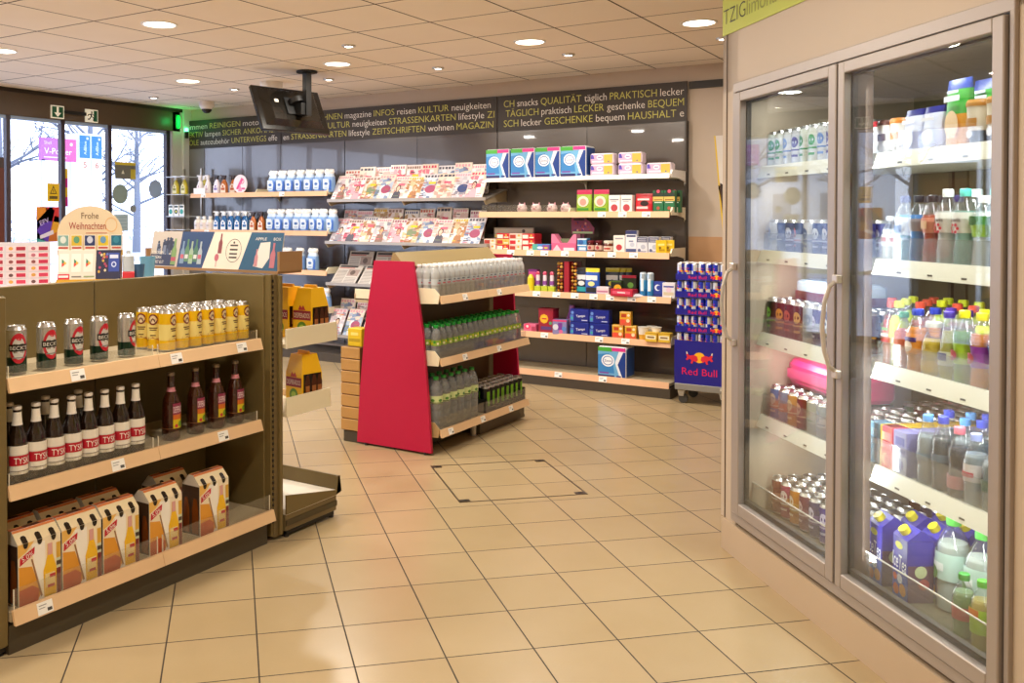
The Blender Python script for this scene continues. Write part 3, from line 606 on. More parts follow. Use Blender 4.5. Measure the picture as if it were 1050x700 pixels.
def p4(q):
    q.text(f, 'APPLE', .30, hh-.03, C('#f2efe8'), w=.07, h=.014, k=.002); q.text(f, 'BOX', .40, hh-.03, C('#f2efe8'), w=.045, h=.014, k=.002)
    q.poly(f, [(.27, .02), (.33, .012), (.365, .06), (.36, .135), (.30, .13)], C('#e5ded6'), .002); bot(q, .385, .015, .115, C('#b8707c')); bot(q, .285, .02, .08, C('#c88a90'), .0024)
pic('pack_picture', [(.18, 0), (W_, 0), (W_, hh), (.235, hh)], TEAL, p4, 'teal picture with a white drinks pack')

t = thing('gift_card_display', 'arched Christmas gift card stand on top of the gondola', 'display', (-3.41, 2.55, TOPZ), math.radians(46)); t.scale = (.88, .9, 1.10)
AR = C('#dcc9a8', .55)
bb = B(); pts = [(-.155, .185)]+[(-.155*math.cos(a*PI/20), .185+.115*math.sin(a*PI/20)) for a in range(1, 20)]+[(.155, .185), (.15, .0), (-.14, 0)]
bb.prism(pts, lambda p, q, tt: (p, .06-.008*tt, q), AR); f = flat((0, .052, 0)); bb.text(f, 'Frohe', -.0, .262, C('#6a4a34'), h=.026, k=.001); bb.text(f, 'Weihnachten', -.012, .222, C('#9a1820'), w=.175, h=.030, k=.001); bb.disc(f, .10, .225, .03, C('#dcae78'), .0008, hole=.86); bb.rect(f, -.02, .08, .190, .193, C('#b85a4a'), .0008); bb.obj('arched_back_board', t)
bb = B(); bb.box(-.145, .16, -.05, .052, 0, .012, C('#d8a738', .5)); bb.box(-.145, .16, .0, .008, .105, .125, C('#d8a738', .5)); bb.obj('base', t)
bb = B(); bb.prism([(-.045, .012), (-.042, .012), (-.002, .125), (-.005, .125)], lambda p, q, tt: (-.14+.175*tt, p, q), C('#d8d2c4', .5)); f = flat((0, -.045, .012), (1, 0, 0), Vector((0, .04, .113)))
for i in range(3):
    x = -.112+.056*i; bb.rect(f, x-.022, x+.022, .03, .105, C('#e6e2d8', .4), .001); bb.poly(f, [(x-.010, .05), (x+.012, .066), (x-.010, .084)], C('#2d7d5c'), .002); bb.poly(f, [(x-.010, .05), (x+.012, .066), (x-.010, .066)], C('#d0453a'), .0024); bb.poly(f, [(x, .058), (x+.012, .066), (x, .075)], C('#e6b23a'), .0028)
bb.rect(f, -.138, -.085, .0, .022, C('#c8152f'), .001); bb.rect(f, -.135, -.09, .007, .016, C('#f3d8d8'), .0016); bb.rect(f, -.075, -.03, .008, .014, C('#7a756c'), .001); bb.rect(f, -.02, .03, .008, .014, C('#8a9a6c'), .001); bb.obj('white_card_pocket', t, label='white cards with a coloured triangle')
bb = B(); bb.prism([(-.045, .012), (-.042, .012), (-.002, .125), (-.005, .125)], lambda p, q, tt: (.037+.115*tt, p, q), C('#1c1c40', .45)); bb.rect(f, .095, .145, .03, .108, C('#27409a', .4), .001); bb.rect(f, .10, .14, .085, .100, C('#cfd4ea'), .0016); bb.disc(f, .12, .06, .012, C('#c9d2ee'), .0016, hole=.6)
rr = random.Random(5)
for i in range(14): bb.disc(f, .045+rr.random()*.045, .03+rr.random()*.08, .006, C(rr.choice(['#c8a040', '#a03a5a', '#5a6ab0', '#d0c0a0'])), .0014+i*.00002, seg=8)
bb.obj('blue_card_pocket', t, label='dark blue cards')
for i, (c1, c2) in enumerate((('#7fa9a2', '#d8e0d8'), ('#d8b83a', '#5f9a7a'), ('#2c3a6a', '#c8cede'), ('#e0c23a', '#6a9ac0'), ('#1f6a86', '#3a86a0'))):
    bb = B(); x = -.118+.062*i; bb.box(x-.026, x+.026, -.004, .004, .125, .185, C('#f0ece2', .4)); f2 = flat((0, -.004, 0)); bb.rect(f2, x-.024, x+.024, .143, .183, C(c1, .4), .0008); bb.disc(f2, x, .166, .014, C(c2, .4), .0012); bb.rect(f2, x-.022, x+.022, .131, .138, C('#c04a3a'), .0008); bb.obj('gift_card', t)
t = thing('pink_leaflet_rack', 'white rack of pink and red picture cards at the left edge', 'display', (-3.385, 2.19, TOPZ), math.radians(56)); t.scale = (.98, 1, 1.2)
bb = B(); bb.prism([(0, .0), (.008, .0), (.035, .15), (.027, .15)], lambda p, q, tt: (-.13+.26*tt, p, q), C('#d6d0d8', .4)); bb.box(-.13, .13, -.02, .07, 0, .006, C('#ece7ee', .4)); bb.obj('back_board', t)
f = flat((0, 0, 0), (1, 0, 0), Vector((0, .027, .15))); rr = random.Random(11)
for r_ in range(6):
    for c_ in range(3):
        bb = B(); x = -.085+.085*c_; z = .018+.0225*r_; bb.rect(f, x-.037, x+.037, z-.009, z+.009, C('#f2d7de'), .001); bb.rect(f, x-.037, x+.037, z-.009, z+.009, C('#f2d7de'), .0006); bb.rect(f, x-.0, x+.035, z-.006, z+.006, C(rr.choice(['#c2244a', '#cf3a5a', '#a81f3a'])), .0016); bb.disc(f, x-.02, z, .009, C(rr.choice(['#8a4a4a', '#d8a04a', '#b56a7a', '#6a4a4a'])), .0016, rt=.006, seg=8); bb.obj('picture_card', t)
# small drink pack and cups between the card stand and the photo box
def deco(name, lb, cat, loc, prof, m, fn=None):
    bb = B(); bb.lathe(prof, m, 18); 
    if fn: fn(bb)
    tag(bb.obj(name, None, loc), lb, cat)
t = thing('soap_dispenser', 'small grey bottle on a red block beside the gift card stand', 'bottle', (-3.28, 2.655, TOPZ), math.radians(50)); bb = B(); bb.box(-.025, .025, -.02, .02, 0, .045, C('#d83a44', .4), .004); bb.obj('base', t); bb = B(); bb.loft([sup(.05, .04, .045), sup(.048, .038, .11), sup(.02, .02, .122), sup(.018, .018, .135)], C('#c3ccd4', .35)); bb.obj('bottle', t)
deco('cup', 'dark blue tumbler on the gondola top next to the red-based bottle', 'cup', (-3.30, 2.725, TOPZ), [(.022, 0), (.028, .072), (.026, .072), (.021, .006)], C('#3f6487', .4))
deco('cup', 'taller pale blue tumbler on the gondola top near the photo box', 'cup', (-3.37, 2.835, TOPZ), [(.028, 0), (.036, .10), (.034, .10), (.027, .006)], C('#6fa6c4', .4))

# ------------------------------------------------------------------ red end display (free-standing gondola in the aisle)
RD = C('#b8003c', .42, noise=.03); TAN = C('#9b8658', .45); WOODP = C('#b98c4e', .45, noise=.15)
R_ = thing('promotion_gondola', 'free-standing drinks gondola with tall tapered red end panels', 'shelving unit', (-2.985, 4.65, 0), RZ)
for x, z0 in ((0., .015), (1.285, .015)):
    q0 = 0 if x == 0 else .055
    bb = B(); bb.prism([(.006+q0, z0), (.568-q0, z0), (.545-q0, .35), (.505-q0*.8, .75), (.432, 1.172), (.14, 1.172), (.07+q0*.8, .75), (.03+q0, .35)], lambda p, q, t: (x+.022*t, p, q), RD)
    for yy in (.05, .5): bb.lathe([(.014, 0), (.014, .016)], BLACK, 10, cx=x+.011, cy=yy)
    bb.obj('red_end_panel', R_, label='tapered red end panel')
bb = B(); bb.box(.03, 1.28, .285, .315, .06, 1.14, C('#6b5b3c', .5)); bb.obj('spine_panel', R_)
bb = B(); bb.prism([(.24, 1.135), (.36, 1.135), (.33, 1.222), (.315, 1.222)], lambda p, q, t: (.06+1.2*t, p, q), TAN); bb.obj('top_board', R_)
bb = B(); bb.box(.03, .62, .13, .50, .02, .095, PLINTH); bb.box(.64, 1.28, .03, .30, .0, .10, C('#5a4c34', .5)); bb.box(.02, 1.3, .29, .69, .0, .07, PLINTH); bb.lathe([(.02, 0), (.02, .07)], STEEL, 10, cx=.6, cy=.06); bb.obj('plinth', R_)
RSH = ((.955, .965, .918), (.572, .585, .54), (.140, .150, .105))
for zi, (zt, rt, rb) in enumerate(RSH):
    for a, c in ((.05, .62), (.622, 1.225)):
        bb = B(); bb.box(a, c, -.018, .285, zt-.025, zt, BOARD); sh = bb.obj('shelf', R_)
        strip(sh, 'price_rail', a, c, -.03, rt, rb); tags_on(sh, ((.33,) if a < .5 else (.78,)) if zi < 2 else ((.16, .56) if a < .5 else (.95,)), -.03, rt, rb)
        gd = B(); gd.box(a+.01, c-.01, -.016, -.013, zt, zt+(.085 if zi != 1 else .06), ACRYL); gd.obj('clear_guard', sh)
    bb = B(); bb.prism([(-.018, rb), (.0, rb), (.10, rb-.004), (.28, rb-.02), (.28, rt+.045), (.01, rt+.045), (-.028, rt+.006)], lambda p, q, t: (.040+.008*t, p, q), CREAMS if zi < 2 else C('#b79a6a', .5)); bb.obj('end_bracket', R_)
# left side: plank box and shelf
bb = B(); bb.box(.01, 1.27, .55, .695, .075, .612, C('#6b4a24', .6))
for k in range(7):
    z = .078+k*.077; bb.box(.002, .012, .55, .70, z, z+.071, WOODP, .003); bb.box(.01, 1.27, .694, .702, z, z+.071, WOODP)
bb.obj('plank_box', R_, label='box of pale wood planks')
bb = B(); bb.box(.03, 1.26, .315, .60, .90, .925, BOARD); bb.box(.03, .04, .40, .606, .918, .985, CREAMS); bb.box(.03, 1.26, .60, .61, .915, .955, WOODSTRIP); bb.obj('left_shelf', R_)
def rp(lx, ly, z): return (-2.985-ly, 4.65+lx, z)
pw = [(.020, 0), (.028, .004), (.029, .05), (.0275, .06), (.029, .07), (.029, .125), (.026, .150), (.016, .172), (.0125, .180), (.0125, .19)]
def w1(q, rad):
    f = cyl(.0298, 0, 0); q.rect(f, -.02, .02, .085, .092, C('#c25a6a'), .001, 6); q.rect(f, -.012, .012, .10, .108, C('#5a6a7a'), .001, 4)
WAT = bottle('water_bottle', pw, WATERW, C('#eeeeee', .4), (.182, .198), .0145, (.075, .112, C('#c4ccd2', .3)), w1)
for r_ in range(3):
    for i in range(20):
        WAT.put(rp(.075+.0592*i, .022+.0595*r_, .955), RZ+rnd.uniform(-.3, .3), 'small white-capped water bottle, %s along the %s row of the top shelf' % (ORD[i], ('front', 'middle', 'rear')[r_]), 'water bottle', 'clear water bottles on the red gondola')
pg = [(.022, 0), (.031, .005), (.0315, .06), (.030, .068), (.0315, .078), (.0315, .135), (.027, .165), (.016, .188), (.0135, .194), (.0135, .202)]
def w2(q, rad):
    f = cyl(.0318, 0, 0)
    for k in range(7): q.disc(f, -.06+.02*k, .105+(.006 if k % 2 else -.004), .008, C(('#d8d020', '#2c8a2c', '#e8e6c0')[k % 3], .4), .0012, seg=8)
WATG = bottle('water_bottle', pg, WATERB, C('#1d9a34', .35), (.194, .212), .0158, (.088, .122, C('#8fb03a', .4)), w2)
for r_ in range(3):
    for i in range(17):
        WATG.put(rp(.085+.0665*i, .025+.066*r_, .572), RZ+rnd.uniform(-.3, .3), 'green-capped water bottle, %s along the %s row of the middle shelf' % (ORD[i], ('front', 'middle', 'rear')[r_]), 'water bottle', 'green-capped water bottles on the red gondola')
pl = [(.028, 0), (.042, .006), (.0425, .05), (.040, .06), (.0425, .07), (.0425, .11), (.040, .12), (.0425, .13), (.0425, .22), (.039, .255), (.024, .295), (.015, .305), (.015, .315)]
def w3(q, rad):
    f = cyl(.0428, 0, 0)
    for s in (-.06, -.01, .04): q.disc(f, s, .185, .013, C('#4f8a3a', .4), .0012, rt=.009, seg=10)
    q.rect(f, -.12, .12, .168, .173, C('#4a4a3c'), .0012, 20)
BIG = bottle('water_bottle', pl, WATERB, C('#2f9a3c', .35), (.307, .325), .0168, (.165, .212, C('#cfe0a2', .4)), w3)
for r_ in range(2):
    for i in range(6):
        BIG.put(rp(.10+.087*i, .035+.087*r_, .140), RZ+rnd.uniform(-.3, .3), 'large green-labelled water bottle, %s along the %s row of the bottom shelf' % (ORD[i], ('front', 'rear')[r_]), 'water bottle', 'large water bottles on the red gondola')
def mon(b):
    f = cyl(.033, 0, .085); g = C('#8fd81e', .35)
    for s in (-.012, -.001, .010): b.poly(f, [(s-.003, .045), (s+.003, .05), (s+.002, .0), (s+.004, -.045), (s-.001, -.05), (s-.003, -.005)], g, .001)
    b.rect(f, -.03, .03, -.068, -.060, C('#d8d8d8'), .001, 6)
MON = can('energy_drink_can', .033, .168, [(1., C('#16181a', .25, metal=.3))], ALU, mon)
bb = B(); bb.box(-.275, .275, -.108, .108, 0, .004, C('#131313', .5))
for a in (-.275, .272): bb.box(a, a+.003, -.108, .108, 0, .09, C('#131313', .5))
bb.box(-.275, .275, .105, .108, 0, .09, C('#131313', .5)); bb.box(-.275, .275, -.108, -.105, 0, .04, C('#131313', .5))
tag(bb.obj('can_tray', None, rp(.945, .10, .140), (0, 0, RZ)), 'black cardboard tray holding the black and green cans', 'tray')
for r_ in range(3):
    for i in range(8):
        MON.put(rp(.945-.238+.0675*i, .033+.0675*r_, .145), RZ+rnd.uniform(-.1, .1), 'black energy drink can with green claw marks, %s along the %s row of the tray' % (ORD[i], ('front', 'middle', 'rear')[r_]), 'drinks can', 'black and green cans in the tray')
bb = B(); bb.box(-.055, .055, -.05, .05, 0, .115, C('#e3c21c', .4), .003); f = flat((0, -.05, 0)); bb.rect(f, -.045, .045, .03, .05, C('#b89a10'), .0008); bb.rect(f, -.03, .03, .07, .09, C('#f2e27a'), .0008)
tag(bb.obj('yellow_carton', None, rp(.10, .625, .612), (0, 0, 0)), 'yellow carton standing on the plank box beside the red panel', 'box')

# ------------------------------------------------------------------ back wall shelving
def bracket(bb, x, zt, depth, m, t=.012, dz=.10):
    bb.prism([(-.03, zt+.035), (-depth+.03, zt+.035), (-depth+.0, zt-.0), (-depth+.02, zt-.028), (-depth*.6, zt-.03), (-.06, zt-.055), (-.03, zt-dz)], lambda p, q, tt: (x+t*tt, p, q), m)
def wall_unit(name, label, x0, x1, joints, shelves, top=2.235, upr=True):
    t = thing(name, label, 'shelving unit', (x0, 7.58, 0)); xs = [0]+[j-x0 for j in joints]+[x1-x0]
    for a, c in zip(xs, xs[1:]):
        bb = B(); bb.box(a+.003, c-.003, -.02, .0, .12, top, PANEL); bb.box(a, c, -.014, 0, .12, top, BLACK); 
        for z in (.62, 1.02, 1.42): bb.box(a+.003, c-.003, -.0206, -.02, z, z+.003, DARK)
        bb.obj('back_panel', t)
    bb = B(); bb.box(0, x1-x0, -.455, -.0, 0.0, .085, C('#473d30', .5)); bb.obj('plinth', t)
    for (a, c, zt, rail, depth, br, tgs, guard) in shelves:
        a -= x0; c -= x0
        bb = B(); bb.box(a, c, -depth+.012, -.02, zt-.03, zt-.008 if rail is WOODSTRIP else zt, BOARD if rail is WOODSTRIP else WHITE); sh = bb.obj('shelf', t)
        h = .048 if rail is WOODSTRIP else .034
        strip(sh, 'price_rail', a, c, -depth, zt+.002, zt-h, C('#e6b78e', .45, noise=.06) if rail is WOODSTRIP else rail, .008)
        if tgs: tags_on(sh, [g-x0 for g in tgs], -depth, zt+.002, zt-h, .07, .008)
        if guard:
            gd = B(); gd.box(guard[0]-x0, guard[1]-x0, -depth+.014, -depth+.017, zt-.008, zt+.06, ACRYL); gd.obj('clear_guard', sh)
        for x in br: bb = B(); bracket(bb, x-x0, zt, depth+.0, CREAMS if rail is WOODSTRIP else WHITE); bb.obj('bracket', sh)
    return t
rng = random.Random(2)
def tg(a, c, step=.21):
    n = int((c-a)/step); return [a+step*(i+.5)+rng.uniform(-.03, .03) for i in range(n)]
RU = wall_unit('grocery_shelving', 'tall dark shelving with six shelves of groceries and paper goods', -4.126, -2.335, [-3.23],
    [(-4.02, -2.36, 1.787, C('#eee9df', .35), .41, (-2.355, -3.236), [], None),
     (-4.10, -2.36, 1.487, WOODSTRIP, .41, (-2.355, -3.236), [-2.93, -2.75, -2.55], (-4.08, -3.25)),
     (-4.05, -2.36, 1.155, WOODSTRIP, .41, (-2.355,), tg(-3.9, -2.4, .19), None),
     (-3.98, -2.345, .802, WOODSTRIP, .41, (-2.355,), tg(-3.6, -2.4, .17), None),
     (-3.98, -2.345, .449, WOODSTRIP, .41, (-2.355,), [-3.45, -2.95, -2.72], None),
     (-3.98, -2.345, .128, WOODSTRIP, .45, (), [-3.3, -2.9], None)])
bb = B(); bb.box(1.776, 1.79, -.05, 0, 0, 2.24, C('#3a3126', .5))
for k in range(70): bb.box(1.7895, 1.791, -.04, -.02, .2+k*.028, .215+k*.028, BLACK)
bb.obj('slotted_upright', RU)
MU = wall_unit('magazine_rack', 'dark wall rack of tilted magazine shelves in the middle', -5.93, -4.13, [-5.026], [])
LU = wall_unit('household_shelving', 'dark wall shelving with spray bottles and wet wipe pouches at left', -7.99, -5.934, [-7.388, -6.818],
    [(-7.80, -5.85, 1.702, WOODSTRIP, .41, (-5.86, -6.83), [-7.6, -6.45], None), (-7.80, -5.85, 1.300, WOODSTRIP, .41, (-5.86,), [-7.55], None),
     (-7.80, -5.86, .900, WOODSTRIP, .41, (-5.87,), [], None), (-7.80, -5.86, .50, WOODSTRIP, .41, (-5.87,), [], None)], 2.235)
bb = B(); bb.box(-8.28, -7.995, 7.56, 7.578, .1, 2.235, C('#77716c', .4)); tag(bb.obj('wall_panel'), 'narrow grey corner panel left of the household shelving', 'panel')

# header signs with lettering
YG = C('#c2bc52', .5); OW = C('#e6ddd0', .5)
def header(x0, x1, label, lines):
    t = thing('header_sign', label, 'sign', (x0, 7.575, 2.235)); bb = B(); bb.box(0, x1-x0, -.012, .0, 0, .333, C('#33271d', .5, noise=.04)); bb.obj('panel', t)
    f = flat((0, -.012, 0))
    for (words_, xa, xb, z) in lines:
        # measure, then lay the words out from xa to xb
        gap = .36; ws = []
        for wd in words_: v_, f_, a, c, _, _ = text_geo(wd); ws.append(c-a)
        tot = sum(ws)+gap*(len(ws)-1); k = (xb-xa)/tot; x = xa-x0
        for wd, wv in zip(words_, ws):
            q = B(); q.text(f, wd, x, z-2.235, YG if wd.upper() == wd and len(wd) > 1 else OW, w=wv*k, h=min(.066, k*.9), k=.002, left=True, thin=.006); q.obj('lettering', t)
            x += (wv+gap)*k
header(-8.30, -6.82, 'brown header sign above the household shelves at left', [(['immen', 'REINIGEN', 'motorenöl'], -8.25, -6.90, 2.497), (['EKTIV', 'lampen', 'SICHER', 'ANKOMMEN'], -8.25, -6.86, 2.405), (['ÖLE', 'autozubehör', 'UNTERWEGS', 'effe'], -8.25, -6.87, 2.312)])
header(-6.81, -4.135, 'brown header sign above the magazine rack in the middle', [(['WOHNEN', 'magazine', 'INFOS', 'reisen', 'KULTUR', 'neuigkeiten'], -6.40, -4.20, 2.497), (['reisen', 'KULTUR', 'neuigkeiten', 'STRASSENKARTEN', 'lifestyle', 'ZI'], -6.47, -4.16, 2.405), (['en', 'STRASSENKARTEN', 'lifestyle', 'ZEITSCHRIFTEN', 'wohnen', 'MAGAZIN'], -6.78, -4.17, 2.312)])
header(-4.125, -2.345, 'brown header sign above the grocery shelving at right', [(['CH', 'snacks', 'QUALITÄT', 'täglich', 'PRAKTISCH', 'lecker'], -4.06, -2.37, 2.492), (['TÄGLICH', 'praktisch', 'LECKER', 'geschenke', 'BEQUEM'], -4.04, -2.37, 2.402), (['SCH', 'lecker', 'GESCHENKE', 'bequem', 'HAUSHALT', 'e'], -4.06, -2.37, 2.310)])
# wall poster right of the shelving
t = thing('wall_poster', 'slanted drinks poster with yellow edge on the wall beside the cooler', 'poster', (-2.125, 7.582, 1.02)); bb = B()
bb.prism([(0.0, 1.085), (.5, 1.10), (.5, .0), (.10, .0)], lambda p, q, tt: (p, -.006+.006*tt, q), C('#d8d0c8', .4)); f = flat((0, -.006, 0))
bb.poly(f, [(0, 1.085), (.012, 1.085), (.112, 0), (.10, 0)], C('#e0bc20', .4), .0008); bb.poly(f, [(.035, .68), (.5, .60), (.5, 0), (.114, 0), (.06, .55)], C('#7a5038', .35), .0008)
bb.poly(f, [(.05, .70), (.09, .68), (.15, .30), (.16, 0), (.12, 0), (.08, .4)], C('#2e1a12', .3), .0012)
rr = random.Random(4)
for i in range(60): a = .09+rr.random()*.3; c_ = rr.random()*.55; bb.disc(f, a+.03, c_, .003+.005*rr.random(), C(rr.choice(['#d9c4a8', '#a5693a', '#c98a4a'])), .0016+i*.00001, seg=6)
bb.obj('printed_panel', t)

# ------------------------------------------------------------------ groceries on the right wall shelving (x, z world; fronts at about y 7.2)
YS = 7.27
def zewa(b, f, w, h):
    b.rect(f, -w/2, w/2, 0, h, C('#e9eef6', .35), .0004); b.poly(f, [(-w/2, 0), (w*.30, 0), (w*.12, h*.5), (w*.30, h), (-w/2, h)], C('#6fb0dc', .35), .0007)
    b.poly(f, [(-w/2, h*.15), (w*.1, h*.15), (w*.05, h*.5), (-w*.1, h*.8), (-w/2, h*.75)], C('#3a86c8', .35), .0010)
    b.rect(f, -w/2, w*.02, h*.86, h, C('#4aa83c', .4), .0012); b.rect(f, w*.0, w/2, h*.88, h, C('#d8388c', .4), .0014); b.poly(f, [(w*.5, 0), (w*.5, h*.86), (w*.42, h*.86), (w*.22, h*.45), (w*.40, 0)], C('#1c3f8c', .35), .0014)
    b.disc(f, -w*.14, h*.56, w*.24, C('#f4f6fa'), .0016, rt=h*.20); b.disc(f, -w*.14, h*.56, w*.19, C('#2a5fae'), .002, rt=h*.15, hole=.86); b.text(f, 'Zewa', -w*.14, h*.56, C('#1f3f8e'), w=w*.26, k=.0026)
    b.rect(f, -w/2, w*.10, 0, h*.09, C('#262a6a'), .0016); b.rect(f, -w*.45, -w*.1, h*.13, h*.18, C('#7a4aa8'), .0018); b.rect(f, w*.18, w*.34, h*.03, h*.09, C('#34408a'), .0022)
def zewa_pack(w, h, d):
    b = B(); b.box(-w/2, w/2, -d/2, d/2, 0, h, C('#f1f4f8', .3), .012); zewa(b, flat((0, -d/2, 0)), w*.97, h*.985)
    s = flat((w/2, 0, 0), (0, 1, 0), (0, 0, 1)); b.rect(s, -d*.45, d*.45, h*.05, h*.95, C('#24509c', .35), .0006)
    return Proto('paper_towel_pack', b)
ZP = zewa_pack(.232, .255, .20)
for i, x in enumerate((-3.915, -3.668, -3.428, -3.19)): ZP.put((x, YS, 1.787), .0, 'blue and white kitchen paper pack, %s of four on the white top shelf' % ORD[i], 'paper pack', 'kitchen paper packs on the top shelf')
zewa_pack(.245, .255, .2).put((-2.83, 7.245, .120), 0, 'single kitchen paper pack standing on the lowest shelf', 'paper pack', 'kitchen paper packs on the top shelf')
def tissue():
    w, h, d = .205, .093, .11; b = B(); b.box(-w/2, w/2, -d/2, d/2, 0, h, C('#eadbe6', .35), .012); f = flat((0, -d/2, 0))
    b.rect(f, -w*.46, w*.1, h*.12, h*.88, C('#dba9c9', .4), .0006); b.rect(f, w*.08, w*.46, h*.12, h*.88, C('#d8b44a', .4), .0006); b.poly(f, [(-w*.46, h*.5), (-w*.3, h*.5), (-w*.36, h*.88), (-w*.46, h*.88)], C('#5a4ab0'), .001)
    b.disc(f, -w*.08, h*.62, w*.13, C('#f4eaf2'), .001, rt=h*.2); b.rect(f, -w*.16, w*.0, h*.58, h*.66, C('#7a4a9a'), .0014); b.rect(f, -w*.4, w*.1, h*.2, h*.32, C('#f0e6ee'), .001); b.disc(f, w*.3, h*.25, h*.07, C('#3a4a8a'), .001, seg=8); return Proto('tissue_pack', b)
TI = tissue()
for x, z, lb in ((-2.945, 1.787, 'lower tissue pack of the left stack'), (-2.945, 1.880, 'upper tissue pack of the left stack'), (-2.70, 1.787, 'lower tissue pack of the right stack'), (-2.70, 1.880, 'upper tissue pack of the right stack'), (-2.46, 1.787, 'single pink and gold tissue pack at the right end')):
    TI.put((x, YS-.02, z), 0, lb+' on the white top shelf', 'tissue pack', 'pink and gold tissue packs')
pig = B(); pig.loft([sup(.04, .04, 0), sup(.075, .07, .012), sup(.09, .08, .035), sup(.08, .07, .06), sup(.045, .04, .078)], C('#e8d0d2', .6))
for sx in (-1, 1): pig.loft([sup(.02, .012, .068, cx=sx*.025), sup(.004, .004, .092, cx=sx*.03)], C('#d89aa4', .6))
f = flat((0, -.041, 0)); pig.disc(f, 0, .036, .014, C('#c98a94', .6), .002, rt=.010); pig.disc(f, -.018, .052, .005, DARK, .0); pig.disc(f, .018, .052, .005, DARK, .0)
PIG = Proto('piggy_bank', pig)
pigl = ['round white and pink pig figure, first of four on the second shelf', 'round white and pink pig figure, second of four on the second shelf', 'round white and pink pig figure, third of four on the second shelf', 'round pink pig figure, fourth of four on the second shelf']
for i, x in enumerate((-3.71, -3.572, -3.42, -3.292)): PIG.put((x, 7.25, 1.479), rnd.uniform(-.4, .4), pigl[i], 'figure', 'pig figures on the second shelf')
def gen_pouch(w, h, d, base, top, art): return pouch('food_pouch', w, d, h, C(base, .35), C(top, .35), art)
def gp_art(b, f):
    b.rect(f, -.06, .06, .155, .18, C('#cf2f5c', .4), -.015); b.disc(f, 0, .095, .05, C('#f0e0c8', .4), .002, rt=.045); b.disc(f, 0, .09, .03, C('#e39a8a', .4), .003, rt=.03); b.rect(f, -.05, .05, .02, .04, C('#3f8f2f'), .002)
GPO = gen_pouch(.138, .195, .06, '#9cbf35', '#d0335f', gp_art)
for i, x in enumerate((-3.127, -2.974)): GPO.put((x, YS, 1.479), 0, 'green and pink food pouch, %s of two on the second shelf' % ('left' if i == 0 else 'right'), 'food pouch', 'green and pink food pouches')
def box_item(name, w, h, d, body, rects=(), discs=(), texts=(), rough=.45):
    b = B(); b.box(-w/2, w/2, -d/2, d/2, 0, h, C(body, rough), .003); f = flat((0, -d/2, 0)); kk = .0006
    for x0, x1, z0, z1, c in rects: b.rect(f, x0*w, x1*w, z0*h, z1*h, C(c, rough), kk); kk += .0002
    for cx, cz, r, c in discs: b.disc(f, cx*w, cz*h, r*w, C(c, rough), kk, rt=min(r*w, r*h)); kk += .0002
    for s_, cx, cz, ww, c in texts: b.text(f, s_, cx*w, cz*h, C(c), w=ww*w, k=kk); kk += .0002
    return Proto(name, b)
WB = box_item('food_box', .098, .145, .07, '#efebe6', [(-.4, .4, .7, .78, '#8a8a92'), (-.3, .2, .6, .65, '#b0aab0')], [(.0, .28, .3, '#b8424a')])
WB.put((-2.84, YS-.02, 1.479), 0, 'white box with red spot, left of two on the second shelf', 'food box', 'white boxes with a red spot'); WB.put((-2.735, YS-.02, 1.479), 0, 'white box with red spot, right of two on the second shelf', 'food box', 'white boxes with a red spot')
def redp(b, f): b.disc(f, .01, .075, .035, C('#2a1a1a', .4), .0, rt=.022); b.rect(f, -.05, .05, .10, .115, C('#f2d8d8', .4), -.004); b.rect(f, -.055, .04, .03, .05, C('#e9c9c9', .4), .001)
pouch('food_pouch', .15, .07, .155, C('#c8242f', .35), C('#b01a26', .35), redp).put((-2.60, YS, 1.479), 0, 'red and white pouch between the white boxes and green packs', 'food pouch')
CF = box_item('coffee_pack', .088, .178, .06, '#1f6a42', [(-.5, .5, .52, .72, '#d8b45a'), (-.5, .5, .72, .9, '#23352a'), (-.4, .4, .56, .60, '#8a5a2a'), (-.35, .35, .44, .48, '#d9e6d8'), (-.3, .3, .9, 1., '#1b2a22')], [(0, .96, .16, '#d8506a'), (0, .2, .16, '#a8523a')])
for i, (x, y, lb) in enumerate(((-2.476, YS, 'green and gold coffee pack, left one in front on the second shelf'), (-2.385, YS, 'green and gold coffee pack, right one in front on the second shelf'), (-2.37, YS+.09, 'green and gold coffee pack half hidden behind at the right end'))): CF.put((x, y, 1.479), 0, lb, 'coffee pack', 'green coffee packs')
Z3, Z4, Z5 = 1.147, .794, .441
# third shelf
def choc(c1, c2): 
    b = B(); b.box(-.062, .062, -.07, .07, 0, .05, C(c1, .4), .004); f = flat((0, -.07, 0)); b.rect(f, -.055, .0, .008, .04, C(c2, .4), .0008); b.rect(f, .01, .055, .012, .022, C('#f3e8c8', .4), .0008); b.disc(f, .03, .034, .010, C('#d9a43a', .4), .001)
    return Proto('chocolate_box', b)
chs = [choc('#f0e2d8', '#c8242e'), choc('#c8242e', '#f3ead8'), choc('#e9c9b8', '#b53a2a'), choc('#d8b85a', '#c0302a')]
k = 0
for i, x in enumerate((-4.0, -3.872, -3.745, -3.618)):
    for lv in range(3 if i in (1, 2, 3) else 2):
        chs[(i+lv*2) % 4 if i < 3 else 1].put((x, 7.26, Z3+.05*lv), rnd.uniform(-.05, .05), 'small red and cream sweets box, stack %s from left, %s from the shelf' % (ORD[i], ORD[lv]), 'sweets box', 'red and cream sweets boxes on the third shelf'); k += 1
bb = B(); bb.box(-.2, .2, 0, .02, 0, .2, C('#8f8778', .5)); f = flat((0, 0, 0)); bb.rect(f, -.19, .19, .15, .19, C('#b5ac98'), .001); bb.disc(f, .1, .17, .016, C('#4a3a3a'), .0014); bb.rect(f, -.19, .19, .11, .14, C('#d8c060'), .001)
tag(bb.obj('display_carton', None, (-3.85, 7.36, Z3)), 'grey-brown open carton behind the red sweets boxes', 'carton')
